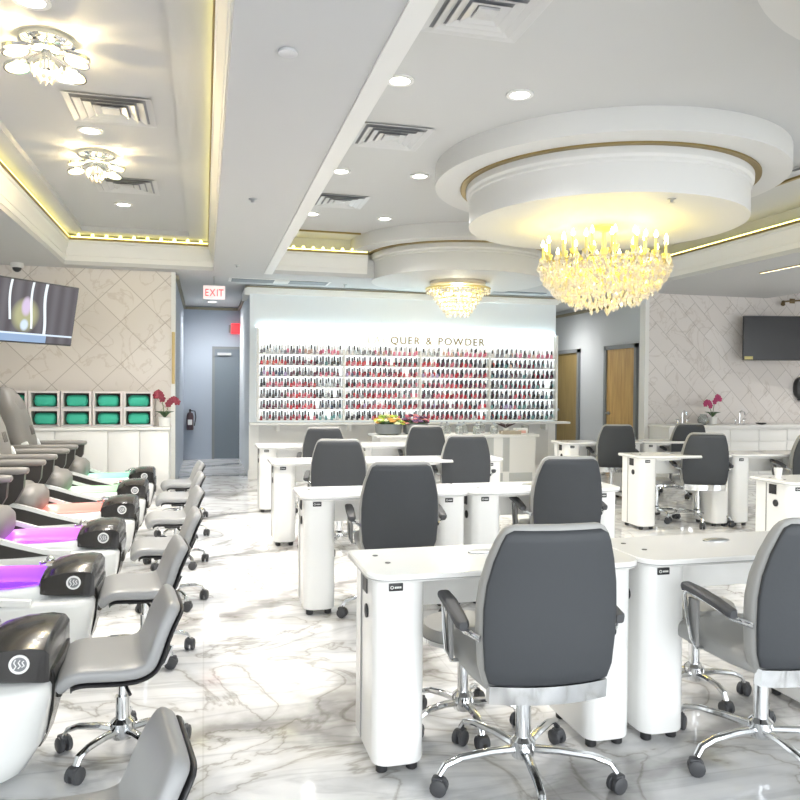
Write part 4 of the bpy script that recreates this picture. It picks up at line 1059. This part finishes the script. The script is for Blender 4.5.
# ------------------------------------------------------------------ pedicure spa chairs (back to the left wall, facing +X)
def make_spa():
    t = thing('pedicure_chair', '', 'pedicure chair', group='grey pedicure spa chairs along the left wall')
    # white tub base, plan outline narrows to the front, belly curves in to the floor
    def ring(z, g, fx): return [(x, y, z) for x, y in rrect(-.95+g, -.29+g*.8, fx, .29-g*.8, .1, 6, (.05, .13, .13, .05))]
    b = MB(); b.loft([ring(.02, .10, .60), ring(.06, .07, .665), ring(.16, .04, .725), ring(.30, .015, .75), ring(.355, 0, .755), ring(.37, .0, .75), ring(.385, .02, .74)])
    bs = b.build('tub_base', SPAW, t, ang=50)
    MB().prism(rrect(-.85, -.20, .56, .20, .1, 5), 0, .05).build('plinth', SPAD, bs)
    MB().rbox((-.70, -.297, .19), (.55, -.27, .205), .005).build('trim_ridge', SPAW, bs)
    # swooping white deck rising to the seat, dark flank under it
    dk = MB(); rr = []
    for x, z in ((.49, .405), (.34, .42), (.18, .465), (.0, .525), (-.2, .575), (-.45, .60)):
        rr.append([(x, -.30, z-.03), (x, -.265, z-.03), (x, -.265, z), (x, -.30, z)])
    dk.loft(rr)
    dk.build('side_rail', SPAW, t)
    rr = [[(x, -y_, z) for (x, y_, z) in r] for r in rr]; MB().loft(rr).build('side_rail', SPAW, t)
    for s_ in (-1, 1):
        P = [(-.60, .34), (.36, .38), (.18, .435), (.0, .495), (-.2, .545), (-.60, .56)]
        MB().loft([[(x, s_*.288, z) for x, z in P], [(x, s_*.262, z) for x, z in P]]).build('flank_panel', SPAD, t, smooth=False)
    # basin
    bw = MB()
    def oval(hx, hy, z, cx=.235): return [(cx+x, y, z) for x, y in sup(hx, hy, 36, 2.8)]
    bw.loft([oval(.335, .255, .375), oval(.345, .265, .42), oval(.345, .265, .44), oval(.33, .25, .452), oval(.305, .225, .446), oval(.29, .21, .40), oval(.25, .175, .30), oval(.20, .13, .26), oval(.02, .02, .255)], cap=False)
    bw.build('basin', SPAW, t, ang=60)
    MB().cyl((.485, .215, .43), (.485, .215, .475), .013).ball((.485, .215, .485), .024, 12, 6).cyl((.485, .215, .48), (.44, .18, .475), .009).build('faucet', CHROME, t)
    # black control head across the front of the tub, skirt down the front
    hd = MB(); rr = []
    for x, z0, z1, h in ((.505, .42, .485, .19), (.515, .41, .505, .205), (.55, .405, .525, .212), (.62, .40, .54, .215), (.70, .395, .542, .215), (.742, .39, .535, .212), (.758, .39, .515, .205)):
        rr.append([(x, y*h, z0 if q < 0 else z1-.03*(abs(y)**3)) for y, q in ((-1, -1), (-.5, -1), (0, -1), (.5, -1), (1, -1), (1, 1), (.85, 1), (.5, 1), (0, 1), (-.5, 1), (-.85, 1), (-1, 1))])
    hd.loft(rr); h_ = hd.build('control_head', SPABLK, t, ang=40)
    sk = MB(); rr = []
    for z, x0, x1, w in ((.10, .68, .70, .06), (.16, .70, .728, .08), (.25, .72, .752, .11), (.38, .72, .768, .16), (.42, .70, .765, .19)):
        rr.append([(x0, -w, z), (x1, -w*.9, z), (x1+.008, 0, z), (x1, w*.9, z), (x0, w, z)])
    sk.loft(rr); sk.build('front_skirt', SPABLK, t)
    MB().rbox((.75, -.05, .27), (.772, .05, .34), .008).build('skirt_inset', SPAD, t)
    em = MB(); Mx = Matrix.Translation((.665, -.2155, .462)) @ Matrix.Rotation(R(90), 4, 'X')
    em.ring(.025, .033, 0, .004, 24, M=Mx)
    for k, (x, w) in enumerate(((-.014, .016), (.0, .03), (.012, .02))): em.tube([(x-.004, -.018+.004*k, .002), (x+.004, -.006, .002), (x-.003, .006, .002), (x+.003, .017-.003*k, .002)], .0022, 5, M=Mx)
    em.build('emblem', mat('emblem_white', '#e8e8e8', .4), h_)
    em2 = MB().lathe([(.026, 0), (.026, .002)], 24, M=Mx); em2.build('emblem_disc', mat('emblem_grey', '#7d7f83', .4), h_)
    MB().box((.53, -.16, .535), (.56, -.10, .548)).build('chrome_button', CHROME, h_, smooth=False)
    # seat, footrest cushion, back, arms
    MB().rbox((-.72, -.25, .50), (-.02, .25, .66), .06, 4).build('seat_cushion', SPAG, t)
    fc = MB().loft([[(x, y, z) for y, z in [(a, .535+q) for a, q in sup(w, h, 24, 3)]] for x, w, h in ((-.15, .19, .07), (-.11, .235, .10), (-.03, .245, .115), (.04, .235, .105), (.075, .20, .07), (.085, .12, .03))])
    fc.build('leg_cushion', SPAG, t, ang=60)
    MB().rbox((-.80, -.24, .33), (-.05, .24, .52), .03).build('seat_pedestal', SPAD, t)
    bp = [(-.49, .56, .21, .06), (-.50, .66, .245, .085), (-.535, .82, .27, .10), (-.59, 1.0, .27, .11), (-.65, 1.15, .25, .11), (-.69, 1.26, .22, .10), (-.725, 1.34, .18, .08), (-.755, 1.385, .12, .03)]
    bk = MB(); bk.loft([[(x+q*.93, y, z+q*.35) for y, q in sup(w, th, 28, 3)] for x, z, w, th in bp])
    bc = bk.build('backrest', SPAG, t, ang=60)
    hd_ = MB().loft([[(x+q*.93, y, z+q*.35) for y, q in sup(w, th, 22, 3)] for x, z, w, th in ((-.565, 1.13, .12, .02), (-.58, 1.155, .165, .05), (-.61, 1.23, .17, .055), (-.64, 1.29, .14, .04), (-.65, 1.31, .08, .01))])
    hd_.build('headrest', SPAG, bc, ang=60)
    sm = MB()
    for k in range(3): sm.tube([(-.448, -.05+.05*k, .90), (-.475, -.05+.05*k, .99)], .006, 6)
    sm.build('stitching', mat('stitch_dark', '#6f6c69', .6), bc)
    for s_ in (-1, 1):
        sd = MB()
        P = [(-.70, .46), (-.17, .50), (-.06, .56), (-.005, .66), (.005, .765), (-.70, .765)]
        sd.loft([[(x, s_*.275, z) for x, z in P], [(x, s_*.335, z) for x, z in P]])
        ap = sd.build('armrest', SPAD, t, smooth=False)
        MB().loft([[(x, s_*.305+y, z) for y, z in [(a, .785+q) for a, q in sup(w, h, 16, 3.2)]] for x, w, h in ((-.76, .04, .015), (-.74, .05, .027), (-.3, .052, .028), (-.03, .05, .027), (.02, .046, .022), (.028, .03, .01))]).build('arm_pad', SPAG, ap, ang=60)
        MB().rbox((-.50, s_*.255-.02, .74), (-.43, s_*.255+.02, .83), .015, M=Matrix.Translation((-.49, 0, .78)) @ Matrix.Rotation(R(-22), 4, 'Y') @ Matrix.Translation((.49, 0, -.78))).build('side_shell', SPAW, t)
    MB().rbox((-.86, -.2, .55), (-.66, .2, 1.05), .04, M=Matrix.Translation((-.76, 0, .8)) @ Matrix.Rotation(R(-12), 4, 'Y') @ Matrix.Translation((.76, 0, -.8))).build('back_shell', SPAD, t)
    return t
sp0 = make_spa(); TREE[sp0.name] = [(c, kids(c)) for c in kids(sp0)]
glow = [('violet_water', '#b58ff5'), ('purple_water', '#b060ff'), ('magenta_water', '#cf78ea'), ('salmon_water', '#ee9489'), ('green_water', '#a9d6ab'), ('mint_water', '#8fd6b8')]
spn = ['grey spa chair nearest the camera, only its black control head showing', 'grey spa chair with the deep purple lit basin', 'grey spa chair with the magenta lit basin', 'grey spa chair with the salmon pink lit basin',
       'grey spa chair with the pale green lit basin', 'grey spa chair farthest back with the mint lit basin']
for k in range(6):
    o = sp0 if k == 0 else copy_tree(sp0)
    o.location = (-1.275, 3.03+1.11*k, 0); o['label'] = spn[k]
    m = mat(glow[k][0], glow[k][1], .25, emit=glow[k][1], es=.28)
    def oval(hx, hy, z, cx=.235): return [(cx+x, y, z) for x, y in sup(hx, hy, 36, 2.8)]
    MB().loft([oval(.3305, .2505, .4535), oval(.335, .255, .456), oval(.30, .22, .450), oval(.285, .205, .41), oval(.26, .185, .385), oval(.02, .02, .385)], cap=False).build('lit_liner', m, o, ang=60)

# ------------------------------------------------------------------ light
w = bpy.data.worlds.new('daylight'); S.world = w; w.use_nodes = True
bg = w.node_tree.nodes['Background']; bg.inputs['Color'].default_value = (.93, .97, 1, 1); bg.inputs['Strength'].default_value = 3.0
pl = bpy.data.lights.new('window_portal', 'AREA'); pl.shape = 'RECTANGLE'; pl.size = XR-XL; pl.size_y = 2.78; pl.cycles.is_portal = True
q = bpy.data.objects.new('window_portal', pl); COL.objects.link(q); q.location = ((XL+XR)/2, YF-.12, 1.51); q.rotation_euler = (R(90), 0, 0)
S.view_settings.view_transform = 'Standard'; S.view_settings.look = 'None'; S.view_settings.gamma = 1; S.view_settings.use_curve_mapping = False
S.view_settings.exposure = 0.9
S.cycles.use_denoising = True
S.cycles.max_bounces = 10; S.cycles.diffuse_bounces = 6; S.cycles.caustics_reflective = False; S.cycles.caustics_refractive = False
S.cycles.sample_clamp_indirect = 6
